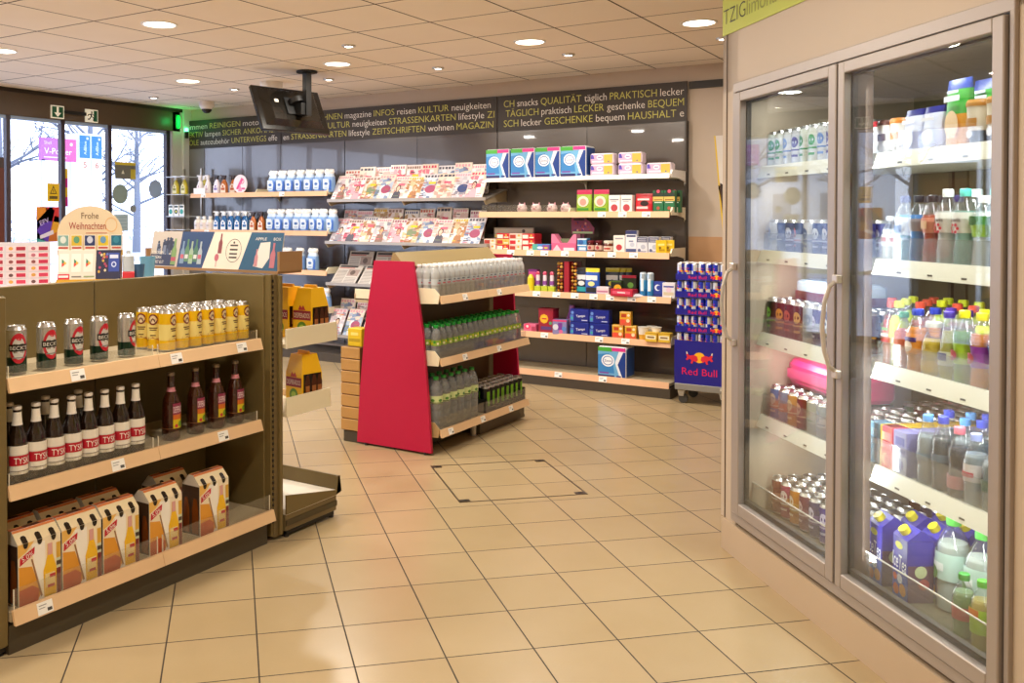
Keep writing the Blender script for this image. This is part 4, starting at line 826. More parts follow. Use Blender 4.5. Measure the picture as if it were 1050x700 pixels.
box_item('sweets_box', .16, .062, .09, '#4a86c8', [(-.5, -.2, 0, 1, '#58b0a0'), (.1, .5, .1, .9, '#8a4a9a')], [(-.05, .5, .18, '#e4e8f0'), (.3, .5, .12, '#d8c83a')]).put((-3.49, 7.22, Z3), 0, 'flat blue and violet sweets box left of the pink display', 'sweets box')
bb = B(); bb.box(-.115, .115, -.05, .06, 0, .075, C('#d8608a', .45), .004); bb.poly(flat((0, -.05, 0)), [(-.1, .01), (-.02, .01), (-.06, .06)], C('#f0c8d8'), .001); bb.rect(flat((0, -.05, 0)), .0, .1, .01, .035, C('#f4dce6'), .001)
for sx in (-1, 1): bb.prism([(sx*.115, .07), (sx*.115, .15), (sx*.09, .15), (sx*.03, .07)], lambda p, q, tt: (p, -.045+.09*tt, q), C('#e07a9c', .45))
bb.box(-.05, .05, .0, .05, .07, .11, C('#6a7a5a', .5)); tag(bb.obj('sweets_display', None, (-3.285, 7.24, Z3)), 'pink notched sweets display box on the third shelf', 'display')
bb = B(); bb.prism([(-.10, .0), (.10, .0), (.11, .05), (.06, .11), (-.0, .145), (-.10, .15), (-.105, .1)], lambda p, q, tt: (p, .008*tt, q), C('#8a3a5c', .45)); f = flat((0, 0, 0)); bb.rect(f, -.08, .02, .115, .135, C('#2a2030'), .001); bb.rect(f, -.09, .095, .004, .02, C('#b9d8a0'), .001)
rr = random.Random(8)
for i in range(16): bb.disc(f, -.08+rr.random()*.15, .03+rr.random()*.07, .010, C(rr.choice(['#c85a7a', '#5a2a6a', '#d89a8a', '#a03a3a'])), .0012+.00002*i, seg=8)
bb.box(-.01, .01, .01, .02, -.15, .02, C('#8a3a5c')); tag(bb.obj('sweets_card', None, (-3.185, 7.36, Z3+.15)), 'purple fan-shaped sweets card standing up behind the pink display', 'card')
BT = box_item('food_can_stack', .085, .115, .08, '#4a90cc', [(-.5, .5, .46, .54, '#e6eef4'), (-.5, .5, .9, 1., '#dfe8f0'), (-.3, .4, .15, .35, '#e8f0f6')], [(-.1, .72, .25, '#2a5aa0')])
BT.put((-3.12, 7.24, Z3), 0, 'blue and white tub pair beside the dark red jars', 'tub')
jr = [(.028, 0), (.032, .004), (.033, .06), (.030, .075), (.027, .08), (.027, .084)]
JAR = bottle('jam_jar', jr, C('#4a0f14', .1, coat=.8), C('#6a1a24', .3), (.082, .1), .030, (.02, .06, C('#d8b8a8', .5)), lambda q, rad: q.disc(cyl(.0338, 0, 0), 0, .04, .014, C('#a83a44'), .001))
JAR.put((-3.045, 7.22, Z3), 0, 'dark red jam jar with pale label, left one of the pair', 'jar', 'dark red jam jars'); JAR.put((-2.975, 7.22, Z3), 0, 'dark red jam jar with pale label, right one of the pair', 'jar', 'dark red jam jars')
JAR2 = bottle('spread_jar', [(.035, 0), (.042, .004), (.042, .07), (.038, .078)], C('#6a3420', .15, coat=.5), C('#ded4c0', .4), (.078, .1), .041, (.015, .055, C('#e3cfb8', .5)), lambda q, rad: q.rect(cyl(.0428, 0, 0), -.03, .03, .028, .042, C('#b5402e'), .001, 8))
JAR2.put((-2.89, 7.22, Z3), 0, 'brown spread jar with cream lid and red stripe', 'jar')
box_item('food_box', .095, .145, .06, '#ece6de', [(-.35, .35, .78, .86, '#9a96a0')], [(0, .32, .26, '#c03a44')]).put((-2.795, 7.23, Z3), .12, 'white box with red spot on the third shelf', 'food box')
MK = box_item('milk_carton', .088, .135, .07, '#dcdce2', [(-.48, .48, .68, .98, '#2a3058'), (-.4, .4, .86, .9, '#dcdce6'), (-.4, .4, .74, .78, '#dcdce6'), (-.4, .4, .1, .16, '#8a90a8')], [(.1, .4, .22, '#b4b8c6'), (-.25, .2, .14, '#5a6286')])
box_item('milk_carton', .092, .185, .07, '#e2e3ea', [(-.5, .5, .84, 1., '#2c3468'), (-.4, .4, .72, .8, '#39416e'), (-.45, .45, .02, .2, '#4a5684'), (-.2, .2, .5, .56, '#7a80a0')], [(.1, .38, .2, '#c0c6d6')]).put((-2.69, 7.23, Z3), .1, 'tallest blue and white milk carton on the third shelf', 'milk carton')
for i, (x, y) in enumerate(((-2.592, 7.22), (-2.496, 7.22), (-2.53, 7.31), (-2.43, 7.31))): MK.put((x, y, Z3), .05, 'grey and navy milk carton, %s from the left' % ORD[i], 'milk carton', 'grey and navy milk cartons')
for i, (x, y) in enumerate(((-2.44, 7.215), (-2.395, 7.225))):
    box_item('yellow_box', .085, .11, .05, '#e6c21c', [(-.3, .3, .6, .75, '#f4e488'), (-.2, .3, .2, .35, '#b89010')], [(-.1, .45, .12, '#8a6a10')]).put((x+.0, y+.04*i, Z3), .3, ('yellow box turned sideways at the right end of the third shelf', 'second yellow box just behind the first, third shelf')[i], 'food box', 'yellow boxes on the third shelf')
# fourth shelf
box_item('sweets_box', .085, .19, .07, '#7a2a78', [(-.4, .4, .6, .9, '#c84a8a'), (-.5, .5, 0, .3, '#4a2a6a')], [(0, .45, .3, '#d8b04a')]).put((-3.60, 7.27, Z4), 0, 'purple and pink sweets box at the left of the fourth shelf', 'sweets box')
LOL = B(); LOL.box(-.03, .03, -.02, .02, 0, .05, C('#b9c832', .4), .004); LOL.box(-.016, .016, -.012, .012, .05, .15, C('#e6d8e0', .3), .006); LOL.box(-.018, .018, -.013, .013, .06, .10, C('#8a4a9a', .3), .004); LOL.loft([sup(.034, .028, .15, 10), sup(.038, .03, .165, 10), sup(.02, .018, .178, 10)], C('#d0486a', .35))
LOLP = Proto('candy_tube', LOL)
for i in range(3): LOLP.put((-3.535+.066*i, 7.215, Z4), 0, 'candy tube with pink top on a lime base, %s of three' % ORD[i], 'sweets', 'candy tubes on the fourth shelf')
bb = B(); bb.loft([sup(.06, .05, 0), sup(.055, .05, .12), sup(.02, .02, .15)], C('#e2cf22', .35)); tag(bb.obj('yellow_bottle', None, (-3.60, 7.205, Z4)), 'small yellow squeeze bottle left of the candy tubes', 'bottle')
# balls tower
t = thing('chocolate_ball_tower', 'tower of golden-brown wrapped chocolate balls on the fourth shelf', 'sweets', (-3.26, 7.23, Z4)); bb = B(); bb.box(-.022, .022, -.03, .05, 0, .27, C('#a0182c', .4)); bb.box(-.10, .10, .045, .055, 0, .27, C('#4a1a20', .45)); bb.obj('red_spine', t, label='dark red middle strip')
bb = B()
for r_ in range(9):
    for i, x in enumerate((-.085, -.052, .045, .078)): z = .018+r_*.029; bb.lathe([(.003, z-.0135), (.011, z-.009), (.0145, z), (.011, z+.009), (.003, z+.0135)], C(('#c88a2c', '#8a3a20', '#d8a850')[(r_+i) % 3], .25, metal=.4), 8, cx=x, cy=-.005-(i % 2)*.012)
q = bb.obj('wrapped_balls', t); q['kind'] = 'stuff'
def chips(c1, c2, lab, lab2):
    def art(b, f): b.rect(f, -.05, .05, .12, .16, C('#eef0f2', .4), -.006); b.rect(f, -.045, .045, .02, .06, C(lab, .4), .001); b.disc(f, 0, .09, .03, C(lab2, .4), .001, rt=.02)
    return pouch('snack_bag', .125, .06, .22, C(c1, .3), C(c2, .3), art, .85)
chips('#1c2a4a', '#20242c', '#2aa0a8', '#e8e8e8').put((-3.135, 7.25, Z4), .05, 'dark snack bag with teal front next to the chocolate balls', 'snack bag')
chips('#2a5ab8', '#e6d01c', '#2a2a2a', '#f0e49a').put((-3.03, 7.22, Z4), 0, 'blue snack bag with yellow top on the fourth shelf', 'snack bag')
for i in range(3): chips('#1d2f48', '#b8aa1c', '#26364a', '#c8b82c').put((-2.90+.045*i, 7.34+.02*i, Z4), .1, 'navy bag with yellow top behind the pale box, %s of three' % ORD[i], 'snack bag', 'navy and yellow bags')
box_item('food_box', .108, .07, .06, '#e6d2d8', [(-.45, .45, .35, .55, '#c07a9a'), (-.45, .2, .1, .2, '#a89ab0')]).put((-2.925, 7.205, Z4), 0, 'low pale pink box in front of the navy bags', 'food box')
box_item('sweets_box', .088, .125, .06, '#1c2018', [(-.5, -.3, 0, 1, '#101410'), (-.5, .5, .9, 1., '#3a5a20')], [(.15, .5, .36, '#e0a81c'), (.2, .4, .2, '#6aa02c')]).put((-2.815, 7.22, Z4), .1, 'black box with yellow and green fruit picture', 'sweets box')
box_item('sweets_box', .12, .165, .04, '#23301c', [(-.5, .5, .86, 1, '#c82a4a')], [(.1, .5, .2, '#6aa040')]).put((-2.75, 7.33, Z4), .2, 'tall dark box with red top edge behind the black fruit box', 'sweets box')
bb = B(); bb.box(-.10, .10, -.05, .05, 0, .06, C('#b81c38', .4), .004); f = flat((0, -.05, 0)); bb.rect(f, -.08, .08, .02, .045, C('#d8506a'), .0008); bb.rect(f, -.035, .035, .027, .037, C('#f0d8d8'), .0012); tag(bb.obj('sweets_box', None, (-2.745, 7.195, Z4), (0, 0, -.1)), 'flat dark red sweets box lying on the fourth shelf', 'sweets box')
bb = B(); bb.box(-.05, .05, -.02, .02, 0, .02, C('#dcdce4', .4), .004); tag(bb.obj('small_packet', None, (-2.63, 7.18, Z4), (.35, 0, .3)), 'small white packet lying flat left of the blue cans', 'packet')
BLC = can('hygiene_can', .028, .20, [(.30, C('#3a8ac8', .25, metal=.3)), (.72, C('#58b0e0', .25, metal=.3)), (1., C('#c8dce8', .25, metal=.5))], C('#c0ccd4', .3), lambda b: (b.rect(cyl(.028, 0, .02), -.012, .012, .03, .13, C('#e4f0f8'), .001, 4)))
for i, x in enumerate((-2.588, -2.528)): BLC.put((x, 7.21, Z4+.0), 0, 'tall blue and silver can, %s of the pair on the fourth shelf' % ('left' if i == 0 else 'right'), 'can', 'tall blue cans on the fourth shelf')
box_item('hygiene_box', .085, .13, .05, '#2c3f9a', [(-.5, .5, 0, .25, '#26347e')], [(-.1, .62, .3, '#d8def0'), (.0, .62, .22, '#2c3f9a')]).put((-2.455, 7.225, Z4), 0, 'blue box with white crescent beside the blue cans', 'box')
box_item('hygiene_box', .10, .125, .06, '#e4e0e4', [(-.4, .4, .7, .8, '#4a4a9a'), (-.4, .4, .2, .4, '#d8c8a8')], [(0, .55, .2, '#e8c8d8')]).put((-2.37, 7.21, Z4), .1, 'white box with violet stripe at the right end of the fourth shelf', 'box')
# fifth shelf
bb = B(); bb.box(-.06, .06, -.05, .05, 0, .07, C('#d8688c', .4), .004); f = flat((0, -.05, 0)); bb.disc(f, -.02, .05, .03, C('#e8406a'), .001, rt=.024); bb.disc(f, -.02, .05, .012, C('#f4d8dc'), .0014); bb.rect(f, .02, .055, .01, .05, C('#b03a5a'), .001); tag(bb.obj('sweets_box', None, (-3.60, 7.23, Z5)), 'pink sweets box at the left end of the fifth shelf', 'sweets box')
CH = B(); CH.box(-.07, .07, -.06, .06, 0, .205, C('#9a1c34', .35), .006); f = flat((0, -.06, 0)); 
for i in range(8): CH.disc(f, -.015+.022*math.cos(i*PI/4), .125+.022*math.sin(i*PI/4), .018, C('#f0b01c'), .001+.0001*i)
CH.disc(f, -.015, .125, .028, C('#f4c02a'), .0022); CH.rect(f, -.045, .055, .03, .06, C('#5a3a78'), .001); CH.disc(f, .045, .09, .014, C('#5aa06a'), .001); CH.rect(f, -.036, .01, .120, .131, C('#c8242e'), .003)
CH.box(-.072, .072, -.062, .062, .2, .212, C('#7a1428', .35)); tag(CH.obj('lollipop_box', None, (-3.445, 7.24, Z5)), 'dark red lollipop box with yellow flower emblem on the fifth shelf', 'sweets box')
bb = B(); bb.loft([sup(.03, .03, .0), sup(.10, .06, .05), sup(.11, .07, .11), sup(.06, .05, .18), sup(.05, .03, .24)], C('#8a4a9a', .35)); f = flat((0, -.036, 0)); bb.disc(f, 0, .10, .03, C('#d8a0b8'), .002); tag(bb.obj('sweets_bag', None, (-3.265, 7.33, Z5)), 'violet sweets bag behind the blue tissue packs', 'sweets bag')
box_item('sweets_box', .125, .125, .08, '#8a86b8', [(-.5, .5, .88, 1., '#d83a78'), (-.1, .2, .3, .8, '#7a3a9a')], [(-.28, .5, .2, '#d8dce8'), (.32, .4, .16, '#5a86c8'), (.1, .2, .14, '#d86aa0')]).put((-3.315, 7.21, Z5), .1, 'small lilac sweets box with pink edge on the fifth shelf', 'sweets box')
def tempo():
    w, h, d = .175, .112, .08; b = B(); b.box(-w/2, w/2, -d/2, d/2, 0, h, C('#1e2a86', .3), .006); f = flat((0, -d/2, 0)); b.text(f, 'Tempo', .012, h*.5, C('#f2f4fa'), w=w*.46, h=h*.2, k=.001, rot=.12); b.rect(f, -w*.48, -w*.3, h*.1, h*.55, C('#4a70c8'), .0008); b.disc(f, -w*.36, h*.72, h*.12, C('#6a90d8'), .0008); b.rect(f, w*.12, w*.42, h*.14, h*.20, C('#c8d0ee'), .0008); b.disc(f, -w*.38, h*.3, h*.09, C('#3ab0a0'), .0012); return Proto('handkerchief_pack', b)
TP = tempo()
for i in range(2):
    for j in range(2): TP.put((-3.14+.178*i, 7.235, Z5+.1125*j), 0, 'dark blue handkerchief pack with white lettering, %s %s of four' % (('lower', 'upper')[j], ('left', 'right')[i]), 'tissue pack', 'dark blue handkerchief packs')
TEA = box_item('tea_box', .092, .112, .06, '#e0a82c', [(-.5, .5, 0, .45, '#d8603a'), (-.35, .1, .6, .85, '#b8401c'), (-.5, .5, .93, 1., '#f0d080')], [(-.2, .3, .2, '#e8503a'), (.25, .35, .16, '#f0d8b0'), (.3, .75, .12, '#f2e6c0')])
for x, z, lb in ((-2.80, Z5, 'orange tea box, lower left of the stack of three'), (-2.69, Z5, 'orange tea box, lower right of the stack of three'), (-2.735, Z5+.1125, 'orange tea box on top of the stack of three')): TEA.put((x, 7.22, z), .08, lb, 'tea box', 'orange tea boxes')
CUPP = B(); CUPP.lathe([(.032, 0), (.038, .05), (.038, .05), (.042, .105), (.044, .105), (.044, .11), (.03, .112)], None, 18, mats=[C('#d8a030', .4), CRM, C('#e4dccc', .4), C('#e4dccc', .4), C('#d8d4c8', .4), C('#d8d4c8', .4)]); CUPM = Proto('food_cup', CUPP)
for i, (x, y) in enumerate(((-2.585, 7.21), (-2.545, 7.30), (-2.49, 7.25))): CUPM.put((x, y, Z5), 0, 'cream and gold food cup right of the tea boxes, %s of three' % ORD[i], 'food cup', 'cream and gold food cups')
YP = box_item('food_box', .098, .075, .08, '#e0b838', [(-.42, .42, .3, .72, '#f2e8c0'), (-.3, .3, .42, .6, '#8a6a3a'), (-.5, .5, .9, 1., '#c89820')])
for x, y, z, lb in ((-2.50, 7.205, Z5, 'left yellow and white tub pack'), (-2.395, 7.215, Z5, 'right yellow and white tub pack')): YP.put((x, y-.02, z), 0, lb+' at the right end of the fifth shelf', 'food box', 'yellow tub packs on the fifth shelf')

# ------------------------------------------------------------------ left household shelving goods
pink = B(); pink.lathe([(.0, -.004), (.10, -.004), (.10, .004), (.0, .004)], C('#f0e0e6', .45), 28); f = flat((0, 0, .004), (1, 0, 0), (0, 1, 0)); pink.poly(f, [(-.06, -.05), (-.03, -.06), (.05, .05), (.02, .07)], C('#d84a8a'), .001); pink.poly(f, [(-.03, -.08), (.03, -.08), (.0, .0)], C('#e58ab0'), .0012); pink.disc(f, .03, .03, .03, C('#e06a9c'), .0014, hole=.7); pink.rect(f, .02, .07, -.06, -.04, C('#c8508a'), .001)
tag(pink.obj('round_shelf_sign', None, (-7.06, 7.19, 1.795), (PI/2, 0, 0)), 'round white and pink sign standing on the upper left shelf', 'sign')
bb = B(); bb.box(-.09, .09, 0, .01, 0, .065, C('#f6f4f2', .4)); tag(bb.obj('white_shelf_card', None, (-7.66, 7.165, 1.695)), 'blank white card in front of the spray bottles', 'card')
SPW = spray('spray_bottle', C('#e9e4e4', .3), C('#e4e0de', .35), .215, .085, '#f6f0f0', '#c8b0c0'); SPY = spray('spray_bottle', C('#c9b838', .3), C('#eeeae4', .35), .215, .085, '#ece6b8', '#8a8a3a'); SPO = spray('spray_bottle', C('#b5652a', .2), C('#3a2a26', .35), .205, .085, '#eedccb', '#b5552a'); SPB = spray('spray_bottle', C('#1f5f9a', .2), C('#e8ecf0', .35), .215, .085, '#e6eef6', '#2a6ab0'); SPP = spray('spray_bottle', C('#e8e0f0', .3), C('#2a2228', .35), .21, .085, '#f2ecf4', '#7a6ab0')
for i, (p, x, y, lb) in enumerate(((SPY, -7.75, 7.33, 'olive-yellow spray bottle at the left end of the upper left shelf'), (SPW, -7.70, 7.22, 'white spray bottle behind the blank card'), (SPW, -7.58, 7.22, 'white spray bottle left of the dark-headed one'), (SPP, -7.44, 7.22, 'pale spray bottle with a dark head'), (SPO, -7.33, 7.22, 'amber spray bottle in front, left of the round sign'), (SPO, -7.25, 7.28, 'amber spray bottle half hidden in the second place'), (SPO, -7.17, 7.33, 'rearmost amber spray bottle behind the round sign'))):
    p.put((x, y, 1.694), rnd.uniform(-.2, .2), lb, 'spray bottle', 'spray bottles on the upper left shelf')
for i, x in enumerate((-7.42, -7.31, -7.20, -7.10, -6.99)): SPB.put((x-.02, 7.22, 1.292), rnd.uniform(-.15, .15), 'blue spray bottle with white head, %s of five' % ORD[i], 'spray bottle', 'blue spray bottles')
for i, x in enumerate((-7.36, -7.25, -7.14, -7.04)): SPB.put((x, 7.33, 1.292), 0, 'blue spray bottle in the rear row, %s of four' % ORD[i], 'spray bottle', 'blue spray bottles in the rear row')
for i, x in enumerate((-6.90, -6.78, -6.67)): SPO.put((x, 7.22+.03*(i == 2), 1.292), 0, 'amber spray bottle on the middle left shelf, %s of three' % ORD[i], 'spray bottle', 'amber spray bottles on the middle left shelf')
WBO = bottle('cleaner_bottle', [(.04, 0), (.045, .005), (.045, .09), (.036, .115), (.018, .125), (.018, .14)], C('#e9e2d6', .35), C('#f4f2ee', .4), (.13, .158), .021, (.03, .085, C('#e6dcd8', .5)), lambda q, rad: q.rect(cyl(.0458, 0, 0), -.02, .02, .05, .062, C('#b8b0a8'), .001, 6))
for i, x in enumerate((-7.735, -7.64, -7.545)): WBO.put((x, 7.22, 1.292), 0, 'white cleaner bottle on the middle left shelf, %s of three' % ORD[i], 'bottle', 'white cleaner bottles')
def wipes(b, f):
    b.rect(f, -.035, .005, .06, .14, C('#cfe2f4', .4), .004); b.disc(f, -.01, .10, .016, C('#4a80c0', .4), .006, rt=.012); b.rect(f, -.03, .025, .03, .04, C('#5a90cc', .4), .004)
def wpouch():
    b = B(); w, h, d = .118, .228, .10; BL = C('#86aee2', .35); WT = C('#eef0f0', .4); LB_ = C('#c4d8f0', .35)
    def ruffle(ww, dd, z, amp, n=20): return [(x*(1+amp*math.sin(i*2.9)), y*(1+amp*1.6*math.sin(i*4.1)), z+amp*.05*math.sin(i*3.3)) for i, (x, y, _) in enumerate(sup(ww, dd, z, n))]
    b.loft([sup(w*.9, d*.85, 0, 20), sup(w, d, .02, 20), sup(w*1.02, d*.95, h*.45, 20), sup(w*.98, d*.75, h*.66, 20), ruffle(w*.86, d*.55, h*.75, .04), ruffle(w*.80, d*.42, h*.80, .07), ruffle(w*.98, d*.5, h*.90, .12), ruffle(w*.9, d*.2, h, .16)], BL, mats=[BL, BL, BL, LB_, LB_, WT, WT])
    f = flat((0, -d/2, 0)); b.poly(f, [(-w*.40, .03), (w*.18, .03), (w*.26, h*.36), (w*.12, h*.56), (-w*.40, h*.58)], C('#d6e4f5', .4), .001); b.disc(f, -w*.08, h*.36, .020, C('#3f6fb8', .4), .002, rt=.014); b.rect(f, -w*.25, w*.1, h*.18, h*.21, C('#5a8cc8', .4), .002); b.poly(f, [(w*.20, .02), (w*.46, .02), (w*.46, h*.5), (w*.30, h*.56), (w*.30, h*.36)], C('#2f62c0', .4), .0016)
    return Proto('wipes_pouch', b)
WP = wpouch()
for i in range(7): WP.put((-6.62+.125*i, 7.235, 1.694), rnd.uniform(-.12, .12), 'light blue wipes pouch on the upper left shelf, %s of seven' % ORD[i], 'wipes pouch', 'wipes pouches on the upper left shelf')
for i in range(8): WP.put((-6.64+.112*i+(.02 if i > 1 else 0), 7.235+.012*(i % 2), 1.292), rnd.uniform(-.2, .2), 'light blue wipes pouch on the middle left shelf, %s of eight' % ORD[i], 'wipes pouch', 'wipes pouches on the middle left shelf')
for i in range(4): WP.put((-6.61+.175*i, 7.235, .892), rnd.uniform(-.2, .2), 'light blue wipes pouch on the third shelf down, %s of four' % ORD[i], 'wipes pouch', 'wipes pouches on the third shelf')
for i in range(6): WP.put((-6.62+.14*i, 7.235, .492), rnd.uniform(-.1, .1), 'light blue wipes pouch on the lowest shelf, %s of six' % ORD[i], 'wipes pouch', 'wipes pouches on the lowest shelf')
# corner rack on the left wall
t = thing('corner_rack', 'glass-shelved corner rack beside the window jamb', 'shelf', (-8.24, 7.2, 0)); 
for z in (1.30, 1.45, 1.70, 1.90): bb = B(); bb.box(0, .30, .0, .28, z-.008, z, C('#c9d3dc', .15)); bb.obj('shelf', t)
bb = B(); bb.box(.0, .02, .26, .28, 1.0, 2.0, STEEL); bb.box(.28, .30, .26, .28, 1.0, 2.0, STEEL); bb.obj('rail', t)
for i, (p, x, z, lb) in enumerate(((SPY, .08, 1.70, 'olive-yellow spray bottle on the corner rack, left'), (SPY, .22, 1.70, 'olive-yellow spray bottle on the corner rack, right'))): p.put((-8.24+x, 7.28, z), 0, lb, 'spray bottle', 'yellow spray bottles on the corner rack')
AIR = box_item('air_freshener_card', .075, .13, .012, '#e8ece8', [(-.4, .4, .75, .92, '#3a4a4a')], [(0, .4, .38, '#2a9a8a')]); AIR2 = box_item('air_freshener_card', .075, .13, .012, '#eef0ea', [(-.4, .4, .75, .92, '#2a3a2a')], [(0, .4, .36, '#1f3a2a'), (0, .4, .16, '#d8d840')])
for i, (p, x) in enumerate(((AIR, .05), (AIR2, .14), (AIR, .23))): p.put((-8.24+x, 7.23, 1.45), 0, 'small white hanging card with a green spot, %s of three on the corner rack' % ORD[i], 'card', 'cards on the corner rack')

# ------------------------------------------------------------------ magazines
PAL_ = ['#e6d6d2', '#e8e0d8', '#dccdd2', '#e4d2c2', '#dcd6da', '#ece2de']; ACC = ['#c83a5a', '#d86a7a', '#8a6a5a', '#4a4a5a', '#e0b830', '#b85a4a', '#3a4a7a', '#7a8a6a', '#d898a8', '#a04a6a']
def magazine(seed, w=.205, h=.285, newspaper=False):
    r = random.Random(seed); b = B(); b.box(-w/2, w/2, 0, .008, 0, h, C('#efe9e4', .4)); f = flat((0, 0, 0)); kk = .0007
    b.rect(f, -w/2, w/2, 0, h, C(r.choice(PAL_) if not newspaper else '#cfc8c0', .3), .0004)
    if newspaper:
        b.rect(f, -w*.45, w*.3, h*.86, h*.95, C('#3a3436'), kk); b.rect(f, -w*.45, w*.2, h*.80, h*.84, C('#b85a54'), kk)
        for i in range(9): y = h*(.06+.075*i); b.rect(f, -w*.45, -w*.05, y, y+h*.035, C('#98908a'), kk)
        b.rect(f, 0, w*.45, h*.4, h*.75, C(r.choice(['#a8948c', '#8a9098', '#b89a88'])), kk); b.disc(f, w*.2, h*.58, w*.1, C('#6a5a54'), kk+.0004)
        for i in range(4): y = h*(.06+.075*i); b.rect(f, 0, w*.45, y, y+h*.035, C('#98908a'), kk)
        return Proto('newspaper', b)
    mut = [['#e6d2cc', '#d8b8b0', '#c89a90', '#efe4de', '#b88a80'], ['#d8d4d8', '#b8b4bc', '#908c98', '#ece8ec', '#c8bcc4'], ['#efd8dc', '#e0a8b4', '#d8788c', '#f4e8ea', '#c8506c'], ['#e8dcc4', '#d0b890', '#b89468', '#f2ead8', '#a8744c'], ['#d4dce4', '#a8b8cc', '#8496b4', '#eaeef2', '#6c7c9c']][seed % 5]
    # picture area of irregular tones
    nx, ny = 4, 6
    for i in range(nx):
        for j in range(ny):
            if r.random() < .8:
                x0 = -w/2+w*i/nx; z0 = h*.84*j/ny; jx = lambda: r.uniform(-.3, .3)*w/nx; jz = lambda: r.uniform(-.3, .3)*h/ny
                q = [(x0+jx(), z0+jz()), (x0+w/nx+jx(), z0+jz()), (x0+w/nx+jx(), z0+h*.84/ny+jz()), (x0+jx(), z0+h*.84/ny+jz())]
                b.poly(f, [(max(-w/2, min(w/2, p)), max(0, min(h, q_))) for p, q_ in q], C(r.choice(mut)), kk); kk += .00003
    mast = C(r.choice(ACC)); n = r.randint(4, 7); x = -w*.45; step = w*.9/n
    for i in range(n): b.rect(f, x+i*step, x+i*step+step*r.uniform(.5, .8), h*.87, h*.95, mast, .0018)
    cx = w*r.uniform(-.15, .15); sk = C(r.choice(['#d9a88c', '#e4bda4', '#c89a80'])); hair = C(r.choice(['#3a2a24', '#a5763a', '#5a3a2a', '#1c1c22'])); cl = C(r.choice(mut[1:]+ACC[:4]))
    if r.random() < .5:
        b.poly(f, [(cx-w*.26, 0), (cx+w*.26, 0), (cx+w*.20, h*.30), (cx+w*.06, h*.38), (cx-w*.06, h*.38), (cx-w*.20, h*.30)], cl, .0019); b.disc(f, cx, h*.50, w*.14, hair, .0022, rt=h*.14); b.disc(f, cx, h*.48, w*.095, sk, .0025, rt=h*.10); b.rect(f, cx-w*.04, cx+w*.04, h*.33, h*.40, sk, .0024)
    elif r.random() < .6: b.disc(f, cx, h*.4, w*.3, C(r.choice(ACC)), .0019, rt=h*.16)
    for i in range(r.randint(8, 13)):
        a = w*r.choice([-.46, -.44, -.2, .08, .14]); y = h*r.uniform(.05, .8); b.rect(f, a, min(w*.48, a+w*r.uniform(.15, .32)), y, y+h*r.uniform(.012, .03), C(r.choice(ACC+['#5a4a4a', '#3a3438', '#f4eeec'])), .0028+.00005*i)
    if r.random() < .4: b.rect(f, -w*.1, w*.3, h*.6, h*.68, C(r.choice(['#e8c820', '#e0607a'])), .0036)
    return Proto('magazine', b)
MAGS = [magazine(i*7+1) for i in range(14)]; NEWS = magazine(3, .30, .24, True)
def rack_shelf(z, x0, x1, extra=True):
    bb = B(); bb.prism([(-.43, z), (-.43, z-.012), (-.02, z+.085), (-.02, z+.10)], lambda p, q, tt: (x0+(x1-x0)*tt, p, q), C('#9a948c', .3, metal=.4)); sh = bb.obj('tilted_shelf', MU)
    bb = B(); bb.box(x0, x1, -.437, -.430, z-.012, z+.018, C('#a89e92', .3, metal=.4)); bb.obj('front_lip', sh)
    for x in (x0+.01, (x0+x1)/2, x1-.02):
        bb = B(); bb.prism([(-.44, z-.012), (-.40, z-.05), (-.30, z-.03), (-.02, z-.02), (-.02, z+.08), (-.42, z-.01)], lambda p, q, tt: (x+.012*tt, p, q), C('#a99a80', .45)); bb.obj('bracket', sh)
COLN = {0: 'upper', 1: 'middle', 2: 'lower'}
for zi, (z, x0, x1) in enumerate(((1.602, -5.83, -4.02), (1.186, -5.86, -4.0))):
    rack_shelf(z, x0+5.93, x1+5.93)
    for i in range(10):
        MAGS[(i*3+zi*5) % 14].put((x0+.12+.172*i, 7.172-.0095*(i % 2), z+.006+.002*(i % 2)), .0, 'bright magazine on the %s rack shelf, %s from the left in front' % (COLN[zi], ORD[i]), 'magazine', 'magazines in front on the %s rack' % COLN[zi], rx=-.56+rng.uniform(-.03, .03), scale=(rng.uniform(.86, .98), 1, rng.uniform(.90, 1.03)))
    for i in range(9):
        MAGS[(i*5+zi*3+2) % 14].put((x0+.15+.185*i, 7.335-.0095*(i % 2), z+.055), .0, 'magazine standing behind on the %s rack shelf, %s from the left' % (COLN[zi], ORD[i]), 'magazine', 'magazines behind on the %s rack' % COLN[zi], rx=-.2, scale=(rng.uniform(.8, .98), 1, rng.uniform(.90, 1.06)))
rack_shelf(.775, .08, 1.90)
for i in range(5): NEWS.put((-5.66+.335*i, 7.17, .785), 0, 'folded newspaper in front on the low tilted shelf, %s from the left' % ORD[i], 'newspaper', 'newspapers on the low rack', rx=-.75)
for i in range(5): NEWS.put((-5.62+.335*i, 7.37, .87), 0, 'newspaper leaning at the back of the low tilted shelf, %s from left' % ORD[i], 'newspaper', 'newspapers at the back of the low rack', rx=-.35)
rack_shelf(.26, .02, 1.90)
for i in range(8): MAGS[(i*4+5) % 14].put((-5.78+.22*i, 7.17-.0095*(i % 2), .27), 0, 'children magazine on the lowest rack shelf, %s from the left in front' % ORD[i], 'magazine', 'magazines on the lowest rack', rx=-.5)
for i in range(8): MAGS[(i*3+9) % 14].put((-5.75+.22*i, 7.335-.0095*(i % 2), .33), 0, 'magazine at the back of the lowest rack shelf, %s from the left' % ORD[i], 'magazine', 'magazines at the back of the lowest rack', rx=-.2)

